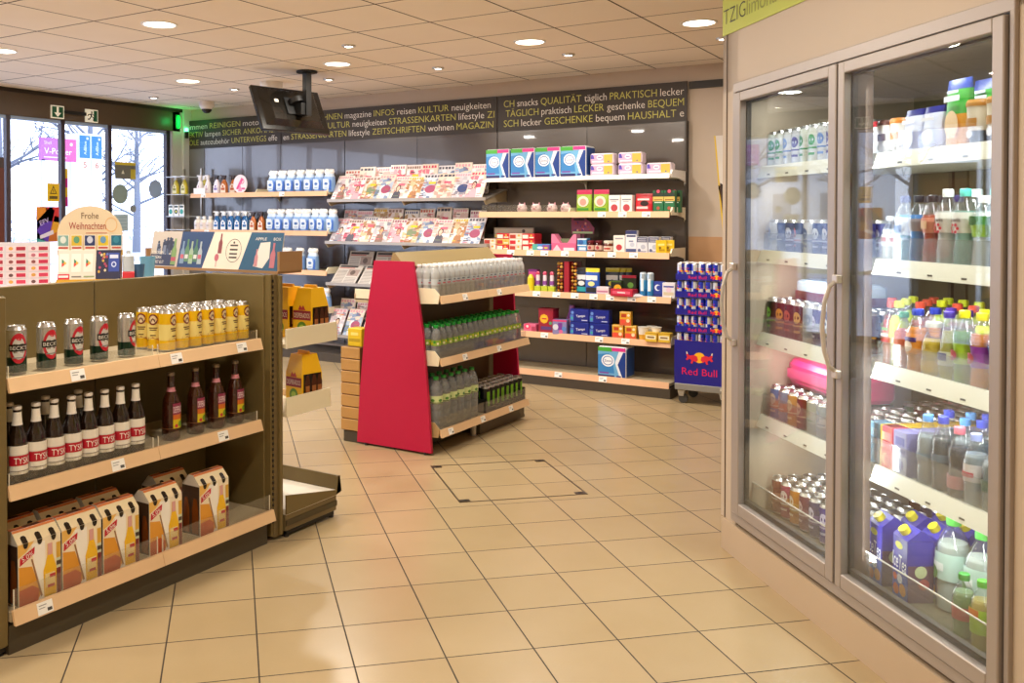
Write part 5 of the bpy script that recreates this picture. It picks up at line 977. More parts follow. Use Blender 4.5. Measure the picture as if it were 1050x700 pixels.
# ------------------------------------------------------------------ energy drink tower on its dolly
RBX, RBY = -2.075, 7.03; NV = C('#1c1a86', .35); RBR = C('#e01050', .4); RBY_ = C('#f2b41c', .4); RBS = C('#dadde2', .25, metal=.4)
def emblem(b, f, cx, cz, s, k=.001):
    b.disc(f, cx, cz+.05*s, .26*s, RBY_, k, rt=.24*s)
    for d in (-1, 1):
        p = [(.06, -.06), (.10, .10), (.26, .16), (.44, .12), (.54, .20), (.60, .14), (.55, .05), (.62, -.06), (.55, -.10), (.44, -.02), (.36, -.10), (.40, -.22), (.32, -.24), (.26, -.10), (.16, -.16)]
        q = [(cx+d*a*s, cz+c_*s) for a, c_ in p]; b.poly(f, q if d > 0 else q[::-1], C('#d8243c', .4), k+.0005)
        h = [(.52, .20), (.56, .30), (.60, .29), (.585, .18)]; q = [(cx+d*a*s, cz+c_*s) for a, c_ in h]; b.poly(f, q if d > 0 else q[::-1], C('#e8d8c0'), k+.0006)
t = thing('tray_dolly', 'grey wheeled dolly carrying the blue can tower', 'dolly', (RBX, RBY+.16, 0)); bb = B(); bb.box(-.19, .21, -.17, .17, .105, .155, C('#8a8780', .4), .004); bb.box(.16, .215, -.172, -.165, .125, .145, C('#c9c5bc', .4)); bb.obj('deck', t)
for x in (-.15, .17):
    for y in (-.13, .13):
        bb = B(); bb.prism([(-.025, .105), (.035, .105), (.022, .055), (-.012, .055)], lambda p, q, tt: (x+p, y-.02+.04*tt, q), C('#b8b4aa', .35, metal=.4)); cs = bb.obj('caster_fork', t)
        bb = B(); bb.prism([(.036*math.cos(a*PI/8), .036+.036*math.sin(a*PI/8)) for a in range(16)], lambda p, q, tt: (x+.018+p, y-.012+.024*tt, q), C('#3a3834', .5)); bb.obj('wheel', cs)
t = thing('can_tower_base', 'deep blue printed base box under the energy drink cans', 'display', (RBX, RBY, .155)); bb = B(); bb.box(-.185, .205, .006, .32, 0, .262, NV, .003); bb.box(-.195, .205, 0, .006, 0, .335, NV); f = flat((0, 0, 0)); emblem(bb, f, .0, .20, .17); bb.text(f, 'Red Bull', 0, .10, RBR, w=.27, h=.056, k=.001); bb.obj('printed_box', t)
def rb_can():
    R, H = .0262, .130; blue = C('#2436b4', .25, metal=.2); b, l = can_mesh(R, H, [(1., RBS)], ALU)
    for a in (0, PI): 
        f = cyl(R, a, 0); q = [(-.036, .012), (.0, .012), (.004, .066), (-.036, .066)]
        for i in range(6): s0 = -.041+.0068*i; b.poly(f, [(s0, .012), (s0+.0068, .012), (s0+.0068, .068), (s0, .068)], blue, .0006); s1 = .0+.0068*i; b.poly(f, [(s1, .068), (s1+.0068, .068), (s1+.0068, .122), (s1, .122)], blue, .0006)
        b.text(f, 'Red Bull', 0, .088, C('#d81e3c'), w=.034, h=.010, k=.0013); b.disc(f, 0, .066, .010, RBY_, .0012, rt=.009); b.rect(f, -.018, -.006, .060, .070, C('#d8243c'), .0014, 3); b.rect(f, .006, .018, .060, .070, C('#d8243c'), .0014, 3)
    return Proto('energy_drink_can', b, [('lid', l)])
RB = rb_can(); TZ = .4175
for k in range(5):
    z = TZ+.1345*k
    bb = B(); bb.box(-.19, .20, 0, .225, 0, .004, NV); bb.box(-.19, .20, -.002, .001, 0, .048, NV); bb.box(-.19, -.187, 0, .225, 0, .048, NV); bb.box(.197, .2, 0, .225, 0, .048, NV); bb.box(-.19, .2, .222, .225, 0, .1, NV)
    f = flat((0, -.002, 0)); bb.text(f, 'Red Bull', -.02, .024, RBR, w=.14, h=.026, k=.0008); emblem(bb, f, .125, .024, .075, .0008)
    tag(bb.obj('can_tray', None, (RBX, RBY+.01, z)), 'blue printed can tray of the tower, %s from the bottom' % ORD[k], 'tray', 'blue can trays of the tower')
    for r_ in range(4 if k == 4 else 1):
        for i in range(7):
            RB.put((RBX-.162+.0553*i, RBY+.042+.0545*r_, z+.0042), rng.choice((0, .6, 1.4, -.9, 2.2)), 'blue and silver energy drink can, %s from left, %s tray from bottom%s' % (ORD[i], ORD[k], '' if r_ == 0 else ', %s row' % ORD[r_]), 'energy drink can', 'energy drink cans in the tower')

# ------------------------------------------------------------------ drinks cooler built into the diagonal wall (local: x along the wall, y into it)
CO = thing('drinks_cooler', 'built-in drinks cooler with two tall glass doors in the cream wall', 'refrigerator', cw(0, 0, 0), CRZ)
CAB = C('#6b6450', .5); FR = C('#a89d94', .38, metal=.35); FR2 = C('#8f8072', .4, metal=.4); SEAM = C('#1c1611', .6)
bb = B(); bb.box(.04, 1.72, .80, .82, .14, 2.0, C('#7d7658', .5)); bb.box(.012, .03, .03, .82, .14, 2.0, C('#26221b', .3)); bb.box(1.70, 1.72, .03, .82, .14, 2.0, CAB); bb.box(.012, 1.72, .03, .82, 1.96, 1.98, CAB); bb.box(.03, 1.70, .05, .80, .16, .202, CAB)  # left inner wall coloured darker to offset the strong strip light
for u in (.35, .62, 1.12, 1.40): bb.box(u, u+.02, .785, .80, .2, 1.95, BLACK if u in (.62, 1.12) else C('#6a654f')); bb.box(u+.03, u+.10, .79, .80, .2, 1.95, C('#6a6348'))
bb.obj('cabinet', CO)
bb = B()
for x0, x1, z0, z1 in ((.085, 1.672, 1.972, 2.012), (.085, 1.672, .155, .192), (.085, .105, .19, 1.975), (1.655, 1.672, .19, 1.975)): bb.box(x0, x1, -.014, .03, z0, z1, FR, .002)
for x0, x1, z0, z1 in ((.103, 1.658, 1.966, 1.974), (.103, 1.658, .190, .199), (.103, .109, .19, 1.97), (1.650, 1.657, .19, 1.97), (.884, .897, .19, 1.97)): bb.box(x0, x1, -.010, .02, z0, z1, SEAM)
bb.obj('door_surround', CO)
bb = B(); bb.box(.862, .918, .03, .09, .2, 1.96, C('#5a4b40', .4)); bb.obj('mullion', CO)
CHS = C('#cfc6ba', .3, metal=.5)
for k, (a, c, ga, gc, hx) in enumerate(((.109, .884, .175, .838, .142), (.897, 1.650, .932, 1.608, .917))):
    bb = B(); z0, z1, g0, g1 = .199, 1.966, .248, 1.927
    for x0, x1, y0, y1 in ((a, ga, z0, z1), (gc, c, z0, z1), (ga, gc, z0, g0), (ga, gc, g1, z1)): bb.box(x0, x1, -.026, .014, y0, y1, FR, .003)
    dr = bb.obj('door', CO); bb = B(); bb.box(ga-.004, gc+.004, -.012, -.006, g0-.004, g1+.004, GLASS); bb.box(ga-.004, gc+.004, .002, .008, g0-.004, g1+.004, GLASS); bb.obj('glass_pane', dr)
    bb = B()
    for x0, x1, y0, y1 in ((ga, ga+.006, g0, g1), (gc-.006, gc, g0, g1), (ga, gc, g0, g0+.02), (ga, gc, g1-.008, g1)): bb.box(x0, x1, .002, .022, y0, y1, C('#3a342c', .5))
    bb.obj('seal', dr)
    bb = B(); bb.tube([(hx, -.034, .925), (hx, -.062, .945), (hx-.004, -.078, 1.0), (hx-.006, -.084, 1.08), (hx-.004, -.078, 1.16), (hx, -.062, 1.215), (hx, -.034, 1.235)], .0078, CHS, 10)
    for z in (.905, 1.225): bb.box(hx-.016, hx+.016, -.046, -.026, z, z+.028, CHS, .003)
    bb.obj('handle', dr)
SHW = C('#eceade', .4); SZ = (1.650, 1.295, .945, .597)
for k, (a, c) in enumerate(((.085, .79), (.80, 1.69))):
    for z in SZ:
        bb = B(); bb.box(a, c, .115, .76, z-.022, z, SHW)
        for i in range(6): bb.box(a+.02+i*(c-a)/6, a+.05+i*(c-a)/6, .7, .76, z-.023, z-.022, STEEL)
        sh = bb.obj('shelf', CO); strip(sh, 'price_rail', a, c, .108, z+.012, z-.040, C('#e9e6d6', .4), .022)
        bb = B()
        for i in range(5): q = a+.1+i*.15; bb.box(q, q+.022, .0895, .0905, z-.030, z-.024, C('#6a6660'))
        bb.obj('price_tag', sh)
        if z < 1.6 : bb = B(); bb.box(a+.01, c-.01, .116, .119, z, z+(.085 if z > .7 else .10), FROST); bb.obj('clear_guard', sh)
    bb = B(); bb.box(a, c, .075, .078, .202, .315, ACRYL); bb.box(a, c, .0745, .0785, .313, .317, C('#e0ddd0', .2)); bb.obj('clear_guard', CO)
LED = lampdata('cooler_strip', 'AREA', 4., (.93, .97, 1.)); LED.shape = 'RECTANGLE'; LED.size = .03; LED.size_y = 1.6
for u, ang in ((.060, -.75), (.858, .6), (.922, -.6), (1.672, .75)):
    l = bpy.data.objects.new('light_source', LED); COL.objects.link(l); l.parent = CO; l.location = (u+(.02 if ang < 0 else -.02)*0, .060, 1.08); 
    # area light shines along its local -Z: turn it to face into the cabinet and sideways along the shelves
    l.rotation_euler = Euler((PI/2, 0, ang if u < .5 or .9 < u < 1 else ang), 'XYZ')
SHL = lampdata('shelf_fill', 'AREA', 2.4, (.95, .98, 1.)); SHL.shape = 'RECTANGLE'; SHL.size = .5; SHL.size_y = .02  # fill lights added under the shelves to even out the cooler light
for a, c in ((.085, .79), (.80, 1.69)):
    for z in (1.955, 1.626, 1.271, .921, .573):
        l = bpy.data.objects.new('light_source', SHL); COL.objects.link(l); l.parent = CO; l.location = ((a+c)/2, .135 if z < 1.9 else .10, z-.004); l.rotation_euler = (.35, 0, 0)
def ci(p, u, d, z, label, cat, group=None, rz=0.): return p.put(cw(u, d, z), CRZ+rz, label, cat, group)
# left side cans: five shelves
def colcan(R, H, body, band, acc): return simple_can(R, H, body, band, acc)
P1 = [colcan(.029, .155, *c) for c in (('#dfe6e0', '#eef2f0', '#2d8a4a'), ('#e8ece8', '#d8e6dc', '#3a9a3a'), ('#e2e6ec', '#eceef4', '#6a8ac8'), ('#d8dce8', '#e6e8f0', '#4a3a8a'))]
P2 = [colcan(.029, .140, *c) for c in (('#e4e6ea', '#c8ccd8', '#5a6a9a'), ('#2d3a7a', '#3a4a9a', '#d8dce8'), ('#4a4f8a', '#5a3a7a', '#d0d0e0'), ('#27366e', '#d0d4dc', '#c83a4a'))]
P3 = [colcan(.0315, .160, *c) for c in (('#16240f', '#1c1c1a', '#7ac82a'), ('#3a120c', '#4a1c10', '#e0a020'), ('#4a1418', '#5a1a1c', '#c85a3a'), ('#521a10', '#6a2412', '#d8b060'), ('#c8ccd4', '#dfe2e6', '#8a90a0'), ('#4a2a7a', '#c8ccd4', '#e0d8f0'), ('#2a3a5a', '#d8c83a', '#e8e8e0'))]
P4 = [colcan(.0315, .143, *c) for c in (('#4a90c8', '#d8903a', '#e6d8c0'), ('#8aa8c8', '#d88a4a', '#e8e0d0'), ('#d8a84a', '#c87a2a', '#f0e0b0'), ('#6a2a1c', '#8a3a2a', '#d8b890'), ('#b8bcae', '#c8d0c0', '#6a8a5a'), ('#a8b0b0', '#d8dcdc', '#7a8a9a'))]
P5 = [colcan(.0315, .152, *c) for c in (('#8a4a3a', '#c88a6a', '#e0d0c0'), ('#b8506a', '#d89a4a', '#e8d8d0'), ('#d8902a', '#e0b04a', '#f0e0c0'), ('#8a4a5a', '#a86a6a', '#e0c8c8'), ('#5a4a6a', '#8a6a9a', '#d8d0e0'), ('#4a2a9a', '#6a3ac8', '#d8d0f0'))]
NMS = {0: 'top shelf', 1: 'second shelf', 2: 'third shelf', 3: 'fourth shelf', 4: 'cooler floor'}
for si, (ps, z, n, pitch, u0, rows, d0) in enumerate(((P1, 1.650, 9, .0645, .125, 3, .155), (P2, 1.295, 9, .069, .14, 3, .155), (P3, .945, 9, .0715, .135, 4, .155), (P4, .597, 9, .0725, .165, 4, .155), (P5, .202, 9, .0740, .165, 5, .165))):
    for r_ in range(rows):
        for i in range(n):
            u = u0+pitch*i-(0 if r_ == 0 else .0); 
            ci(ps[(i+r_*(si % 2)) % len(ps)] if si < 2 or i >= len(ps) else ps[i], u, d0+(.0605 if si < 2 else .0665)*r_, z, 'drinks can behind the left glass door, %s, %s along, %s row' % (NMS[si], ORD[i], ORD[r_]), 'drinks can', 'cans behind the left cooler door', rnd.uniform(-.5, .5))
pk = B(); pk.loft([sup(.50, .20, 0, 20, 4), sup(.52, .22, .015, 20, 4), sup(.52, .22, .085, 20, 4), sup(.49, .19, .105, 20, 4), sup(.40, .14, .11, 20, 4)], C('#d62a6c', .3)); pk.box(-.2, .2, -.112, -.11, .03, .07, C('#e0507f', .35))
o = tag(pk.obj('shrink_pack', None, cw(.36, .31, .744), (0, 0, CRZ)), 'deep pink shrink-wrapped pack lying on the cans, fourth shelf left', 'multipack')
pk = B(); pk.loft([sup(.46, .18, 0, 20, 5), sup(.46, .18, .035, 20, 5)], C('#6a1418', .35)); pk.loft([sup(.45, .17, .035, 20, 5), sup(.44, .17, .07, 20, 5), sup(.40, .14, .08, 20, 5)], C('#c8d4e4', .25)); 
for i in range(7): pk.disc(flat((0, 0, .081), (1, 0, 0), (0, 1, 0)), -.18+.06*i, 0, .024, ALU, .0, hole=.5)
tag(pk.obj('shrink_pack', None, cw(.36, .31, 1.106), (0, 0, CRZ)), 'dark red can tray under clear wrap lying on cans, third shelf left', 'multipack')
# right side
def cup_(top, body, low, h=.125):
    b = B(); b.lathe([(.026, 0), (.032, h*.35), (.036, h*.86), (.038, h*.86), (.038, h*.93), (.034, h), ], None, 18, mats=[C(low, .4), C(body, .35), C(top, .35), C(top, .35), C(top, .35)]); f = cyl(.0345, 0, h*.5); b.rect(f, -.022, .022, -.008, .016, C(top, .4), .002, 6); b.disc(f, 0, -.03, .012, C('#f0f0f2', .4), .003); return b
def capri(h, w, cols):
    b = B(); b.loft([sup(w*.8, .05, 0), sup(w*.95, .055, .01), sup(w, .05, h*.5), sup(w*1.05, .03, h*.85), sup(w*1.05, .008, h)], C(cols[0], .3), mats=[C(cols[0], .3), C(cols[0], .3), C(cols[1], .3), C(cols[2], .3)])
    f = flat((0, -.0285, 0)); b.disc(f, 0, h*.35, w*.3, C(cols[3], .35), .002, rt=h*.2); b.rect(f, -w*.35, w*.35, h*.68, h*.76, C('#e8e8f0', .4), .001); b.rect(f, -w*.3, w*.2, h*.80, h*.84, C('#d8d8ee', .4), -.006); return b
RT = 'on the right cooler top shelf'
for i, (u, top, body, nm) in enumerate(((.822, '#c8303a', '#ece8e8', 'white cup with red top'), (.892, '#5a3026', '#e8e4e0', 'white cup with brown top'), (.962, '#c87a2a', '#ece8e2', 'white cup with orange top'))):
    for r_ in range(3): ci(Proto('drink_cup', cup_(top, body, '#e6e6ea')), u-.0, .165+.079*r_, 1.650, '%s %s, %s row' % (nm, RT, ORD[r_]), 'drink cup', 'drink cups on the top cooler shelf')
CPA = Proto('drink_pouch', capri(.145, .088, ('#b8bcdc', '#d0d4e8', '#22246a', '#dfe2f0'))); CPB = Proto('drink_pouch', capri(.215, .098, ('#d89a3a', '#3f9a3a', '#1f3a8a', '#e8c8a0')))
for i, (u, d) in enumerate(((1.042, .16), (1.042, .23), (1.137, .16), (1.137, .23))): ci(CPA, u, d, 1.650, 'silver and navy drink pouch %s, %s from the left' % (RT, ORD[i]), 'drink pouch', 'silver and navy drink pouches')
for i, (u, d) in enumerate(((1.24, .165), (1.25, .245), (1.355, .245), (1.46, .245), (1.30, .33), (1.40, .33))): ci(CPB, u, d, 1.650, 'tall navy fruit drink pouch %s, %s of six' % (RT, ORD[i]), 'drink pouch', 'tall navy drink pouches')
CPC = Proto('drink_cup', cup_('#b8823a', '#e8dcc8', '#55565c', .14))
for i, u in enumerate((1.332, 1.413, 1.495)): ci(CPC, u, .16, 1.650, 'cream and grey drink cup %s, %s of three' % (RT, ORD[i]), 'drink cup', 'cream and grey drink cups')
def pet(name, R, H, liq, cap, lab=None, labm='#ffffff', art=None, waist=.0, body=PETJ, lz=(.35, .6), capr=.0155, shape='std'):
    if shape == 'std': pr = [(R*.8, 0), (R, .006), (R, H*.30), (R*(1-waist), H*.45), (R, H*.6), (R*.96, H*.68), (R*.62, H*.80), (R*.42, H*.87), (R*.40, H*.915)]
    if shape == 'slim': pr = [(R*.85, 0), (R, .006), (R, H*.25), (R*.85, H*.5), (R*.62, H*.72), (R*.42, H*.86), (R*.40, H*.915)]
    if shape == 'jar': pr = [(R*.85, 0), (R, .006), (R, H*.45), (R*.98, H*.6), (R*.7, H*.74), (R*.6, H*.8), (R*.62, H*.93)]
    if shape == 'curvy': pr = [(R*.85, 0), (R, .008), (R*.95, H*.2), (R*.82, H*.36), (R*.86, H*.5), (R*1.0, H*.62), (R*.92, H*.72), (R*.55, H*.84), (R*.40, H*.88), (R*.40, H*.915)]
    cr = max(capr, R*.42) if shape != 'jar' else R*.66
    return bottle(name, pr, body, C(cap, .35), (H*.90, H), cr, (H*lz[0], H*lz[1], C(labm, .4)) if lab else None, art, fill=(H*(.72 if shape != 'jar' else .7), liquid(liq)) if liq else None)
# shelf two of the right side
G2 = [pet('drinks_bottle', .030, .155, '#d8dde2', '#e2e6ea', True, '#e8ecf2', lambda q, rad: q.rect(cyl(.031, 0, 0), -.015, .015, .07, .085, C('#b85a6a'), .0014, 5)),
      pet('drinks_bottle', .032, .222, '#3fa0b0', '#2a2a5a', True, '#dde4ec', lambda q, rad: q.rect(cyl(.031, 0, 0), -.018, .018, .10, .125, C('#3a5a8a'), .003, 5), shape='curvy', lz=(.42, .68)), pet('drinks_bottle', .032, .222, '#3f86d0', '#1c1c22', True, '#8a7f80', None, shape='curvy', lz=(.48, .66)), pet('drinks_bottle', .032, .222, '#b0442c', '#1c1c22', True, '#c8806a', lambda q, rad: q.rect(cyl(.031, 0, 0), -.010, .014, .115, .14, C('#d8b08a'), .003, 5), shape='curvy', lz=(.46, .68))]
def saw(q, rad): q.text(cyl(.036, 0, 0), 'sawis', 0, .145, C('#2a2630'), w=.04, k=.003); [q.disc(cyl(.036, 0, 0), .012*math.cos(a*PI/3), .118+.012*math.sin(a*PI/3), .005, C('#c8283c'), .003, seg=8) for a in range(6)]
SW = pet('water_bottle', .036, .238, '#c6ccca', '#dfe6e4', True, '#dfe0da', saw, shape='curvy', lz=(.44, .70)); SW2 = pet('water_bottle', .036, .238, '#8fc4bc', '#57c0b4', True, '#dfe0da', saw, shape='curvy', lz=(.44, .70))
VG = pet('water_bottle', .036, .215, '#cfd8d2', '#eef0ee', True, '#9cc83a', lambda q, rad: (q.rect(cyl(.037, 0, 0), -.05, .05, .13, .155, C('#4f9a3a'), .002, 12), q.disc(cyl(.037, 0, 0), 0, .142, .014, C('#2a6a2a'), .003)), shape='curvy', lz=(.44, .72))
L2 = 'on the right cooler second shelf'
for i, (p, u, d, lb) in enumerate(((G2[0], .965, .16, 'short pale bottle, left of two'), (G2[0], 0.915, .16, 'short pale bottle, right of two'), (G2[1], 0.983, .165, 'curvy bottle with teal drink and dark blue cap'), (G2[2], 1.050, .165, 'curvy bottle with blue drink and black cap'), (G2[3], 1.117, .165, 'curvy bottle with red drink and black cap'), (SW, 1.190, .165, 'clear water bottle with white cap and red flower mark'), (SW2, 1.267, .165, 'water bottle with turquoise cap and red flower mark'), (VG, 1.345, .165, 'water bottle with white cap and lime green label'), (VG, 1.420, .165, 'second water bottle with lime green label, farther right'), (G2[2], 0.985, .245, 'black-capped bottle in the second row, left'), (G2[3], 1.060, .245, 'black-capped bottle in the second row, middle'), (G2[1], 1.130, .245, 'dark blue-capped bottle in the second row'), (SW2, 1.285, .25, 'turquoise-capped water bottle in the second row, left'), (SW2, 1.365, .25, 'turquoise-capped water bottle in the second row, right'), (SW, 1.205, .25, 'white-capped water bottle in the second row'))):
    ci(p, u, d, 1.295, lb+' '+L2, 'drinks bottle', 'bottles on the second cooler shelf')
# shelf three: juices
def vo(c): 
    return lambda q, rad: (q.disc(cyl(.034, -.25, 0), 0, .088, .019, C('#b8203c', .4), .003, rt=.017), q.text(cyl(.034, -.25, 0), 'vo', 0, .086, C('#f4e8ea'), h=.012, k=.0042))
J = {'lime': pet('juice_bottle', .030, .222, '#d8dcb0', '#d8e02a', True, '#c8e048', None, lz=(.45, .78)), 'coral': pet('juice_bottle', .031, .218, '#b8503a', '#e0583f', True, '#c8684a', lambda q, rad: [q.rect(cyl(.032, 0, 0), -.02, .02, .08+.02*k, .09+.02*k, C(('#c04a4a', '#e8d0b0', '#7a9a4a')[k]), .002, 6) for k in range(3)], waist=.08),
     'green': pet('juice_bottle', .029, .188, '#b8523a', '#2f7a4a', True, '#b8603f', None, lz=(.35, .66)), 'orange': pet('juice_bottle', .035, .205, '#e08a1c', '#2a3fae', True, '#e8922a', lambda q, rad: (q.rect(cyl(.036, 0, 0), -.03, .03, .10, .115, C('#4a2a6a'), .002, 8), q.disc(cyl(.036, 0, 0), 0, .085, .018, C('#f0d8c0'), .002)), lz=(.30, .62), capr=.018),
     'jar': pet('juice_bottle', .036, .172, '#c8a81c', '#d8d4c4', True, '#d0a828', None, shape='jar', lz=(.1, .3)), 'slim': pet('juice_bottle', .030, .212, '#b8b05a', '#4a3aa0', True, '#d8d8c0', lambda q, rad: q.rect(cyl(.029, 0, 0), -.02, .02, .062, .085, C('#4a4a8a'), .002, 6), shape='slim', lz=(.22, .42)),
     'vog': pet('juice_bottle', .034, .222, '#6a9a1c', '#e0d81c', True, '#a8d030', vo(0), shape='curvy', lz=(.28, .56)), 'voo': pet('juice_bottle', .034, .222, '#e0861c', '#e0d81c', True, '#9a3aa8', vo(0), shape='curvy', lz=(.28, .56)), 'blue': pet('juice_bottle', .034, .222, '#d8905a', '#e0d81c', True, '#2a4a9a', None, shape='curvy'), 'violet': pet('juice_bottle', .032, .212, '#5a2a3a', '#4a2a8a', True, '#7a4a2a', None)}
L3 = 'on the right cooler third shelf'
row1 = (('lime', .955, 'lime bottle with yellow cap'), ('coral', 0.915, 'reddish juice bottle with coral cap'), ('green', 0.979, 'small reddish bottle with dark green cap'), ('orange', 1.051, 'orange juice bottle with blue cap'), ('jar', 1.128, 'yellow juice jar with pale lid'), ('slim', 1.199, 'slender yellowish bottle with violet cap'), ('vog', 1.268, 'green drink bottle with yellow cap and red mark'), ('voo', 1.341, 'orange drink bottle with violet label and yellow cap'), ('blue', 1.415, 'orange bottle with blue label at the right edge'))
for k, u, lb in row1: ci(J[k], u, .165, .945, lb+' '+L3, 'juice bottle', 'juice bottles on the third cooler shelf')
for r_ in (1, 2, 3):
    for i, k in enumerate((('coral', 'lime', 'coral', 'orange', 'violet', 'violet', 'lime', 'voo'), ('lime', 'coral', 'lime', 'coral', 'coral', 'violet', 'violet', 'vog'), ('coral', 'lime', 'lime', 'lime', 'coral', 'vog', 'violet', 'violet'))[r_-1]):
        ci(J[k], .80+.0755*i, .165+.0785*r_, .945, 'juice bottle in the %s row, %s from the left, %s' % (ORD[r_], ORD[i], L3), 'juice bottle', 'juice bottles behind the front row')
# shelf four
L4 = 'on the right cooler fourth shelf'
def ctn(c, c2, c3, w=.068, h=.148, d=.06): return box_item('drinks_carton', w, h, d, c, [(-.5, .5, .0, .45, c2), (-.4, .4, .5, .6, c3), (-.3, .35, .68, .86, c3)], [(0, .25, .3, c3)])
K1 = ctn('#d8485a', '#e0606a', '#e8787f', .06); K2 = ctn('#7ab0d0', '#8abcd8', '#a8cce0', .05); K3 = ctn('#e0b83a', '#e6cf80', '#f0dc9a', .068); K4 = ctn('#8a86b8', '#c0c0d4', '#4a4a9a', .07)
for k, (p, u, lb) in enumerate(((K1, .948, 'red drinks carton'), (K2, 0.875, 'light blue slim drinks carton'), (K3, 0.941, 'yellow drinks carton'), (K4, 1.015, 'silver and violet drinks carton'))):
    for r_ in range(5 if k > 1 else 1): ci(p, u-.0*r_, .16+.063*r_, .597, '%s, %s row, %s' % (lb, ORD[r_], L4), 'drinks carton', 'drinks cartons on the fourth cooler shelf')
CN = [colcan(.0285, .146, *c) for c in (('#7a3a4a', '#8a4a5a', '#d0a0a8'), ('#4a7a5a', '#5a8a6a', '#c0d8c8'), ('#b04a3a', '#c86a4a', '#e0c0b0'), ('#6a3a6a', '#7a4a7a', '#c8a8c8'))]
for r_ in range(8):
    for i in range(2 if r_ < 4 else 6): ci(CN[(i+r_) % 4], .885-.0605*i, .232+.0595*r_, .597, 'can behind cartons, %s from right, %s row, %s' % (ORD[i], ORD[r_], L4), 'drinks can', 'cans behind the cartons')
B4 = [pet('water_bottle', .0335, .222, '#9aa6ae', '#5f9ad8', True, '#7f93a4', None, lz=(.36, .46)), pet('water_bottle', .0335, .232, '#4a5560', '#3a48b0', True, '#6a7a8a', None, lz=(.40, .50)), pet('water_bottle', .033, .215, '#3a404c', '#e0788a', True, '#d8909a', None, waist=.1, lz=(.14, .32)), pet('water_bottle', .034, .212, '#9aa4ac', '#9aa8e0', True, '#e4dcdc', lambda q, rad: q.rect(cyl(.035, 0, 0), -.025, .025, .085, .10, C('#c03a4a'), .002, 6), lz=(.34, .58)), pet('water_bottle', .034, .205, '#8a949a', '#dfeae0', True, '#2a5a3a', None, lz=(.30, .46))]
for k, (p, u, lb) in enumerate(((B4[0], 1.106, 'clear water bottle with light blue cap'), (B4[1], 1.178, 'taller bottle with dark blue cap'), (B4[2], 1.250, 'dark bottle with pink cap and pink label'), (B4[3], 1.322, 'bottle with pale violet cap and red-white label'), (B4[4], 1.397, 'bottle with white cap and green label'))):
    ci(p, u, .165, .597, lb+' '+L4, 'water bottle', 'bottles on the fourth cooler shelf')
for r_ in (1, 2):
    for i in range(5): ci(B4[(i+r_) % 2 if i < 4 else 3], 1.10+.074*i, .165+.076*r_, .597, 'water bottle in the %s row, %s from the left, %s' % (ORD[r_], ORD[i], L4), 'water bottle', 'bottles behind the front row, fourth shelf')
# cooler floor, right
L5 = 'on the right cooler floor'
def icetea():
    w, d, h = .088, .088, .200; b = B(); V1 = C('#332c9a', .35); b.box(-w/2, w/2, -d/2, d/2, 0, h, V1, .002); b.prism([(-d/2, h), (d/2, h), (d*.12, h+.03), (-d*.0, h+.034), (-d*.06, h+.03)], lambda p, q, tt: (-w/2+w*tt, p, q), V1)
    f = flat((0, -d/2, 0)); b.rect(f, -w/2, w/2, 0, h*.45, C('#2a4fb0', .35), .0005); b.text(f, 'IceTea', 0, h*.60, C('#f4f6fc'), w=w*.96, h=.050, k=.0014, rot=-.08); b.disc(f, -.005, h*.86, .022, C('#c8c82a'), .001, rt=.012); b.disc(f, -.022, h*.12, .018, C('#c85a2a'), .001); b.disc(f, .018, h*.16, .020, C('#d8903a'), .0012); b.disc(f, .0, h*.32, .016, C('#d8dce8'), .0012); b.disc(f, -.028, h*.32, .012, C('#d8582a'), .0012)
    s_ = flat((w/2, 0, 0), (0, 1, 0), (0, 0, 1)); b.rect(s_, -d*.48, d*.48, 0, h*.6, C('#5a3a5a', .4), .0006); b.disc(s_, 0, h*.5, .02, C('#c8d0a0'), .0012); b.disc(s_, .01, h*.3, .018, C('#a8484a'), .0014)
    c = B(); v = Vector((0, -.6, .8)); c.tube([Vector((0, -.022, h+.014)), Vector((0, -.022, h+.014))+v*.022], .017, C('#e0d020', .35), 14)
    st = B(); st.tube([(.02, .0, h+.036), (.06, .03, h+.040)], .004, C('#e8c8c8', .4), 6)
    return Proto('drinks_carton', b, [('screw_cap', c)])
IT = icetea()
for i, (u, d, lb) in enumerate(((.902, .165, 'left one in front'), (1.038, .165, 'right one in front'), (.915, .275, 'left one in the second row'), (1.03, .275, 'right one in the second row'), (.92, .385, 'left one at the back'), (1.03, .385, 'right one at the back'))): ci(IT, u, d, .202, 'violet carton with yellow cap, %s %s' % (lb, L5), 'drinks carton', 'violet cartons with yellow caps', -.1)
LB = pet('water_bottle', .052, .30, '#aab4ae', '#4faa4a', True, '#b9d6cc', lambda q, rad: (q.rect(cyl(.0525, 0, 0), -.045, .02, .13, .155, C('#e8f0ee'), .002, 8), q.disc(cyl(.0525, -.4, 0), 0, .12, .022, C('#5a8a4a'), .003)), lz=(.34, .62), capr=.02)
SB = pet('drinks_bottle', .032, .19, '#7a9a6a', '#3a9a3a', True, '#c84a5a', None, lz=(.3, .5)); SB2 = pet('drinks_bottle', .033, .2, '#b0a04a', '#5ab83a', True, '#a8d030', lambda q, rad: q.rect(cyl(.034, 0, 0), -.02, .02, .10, .12, C('#d87a2a'), .002, 6), lz=(.25, .6))
for p, u, d, lb in ((LB, 1.135, .235, 'large clear water bottle with green cap, left of two'), (LB, 1.265, .235, 'large clear water bottle, right of two under the shelf'), (SB, 1.315, .135, 'small bottle with green cap and pink-red label'), (SB2, 1.393, .135, 'small bottle with lime label and green cap'), (SB2, 1.468, .135, 'second small lime-labelled bottle at the right edge')): ci(p, u, d, .202, lb+' '+L5, 'bottle', None)
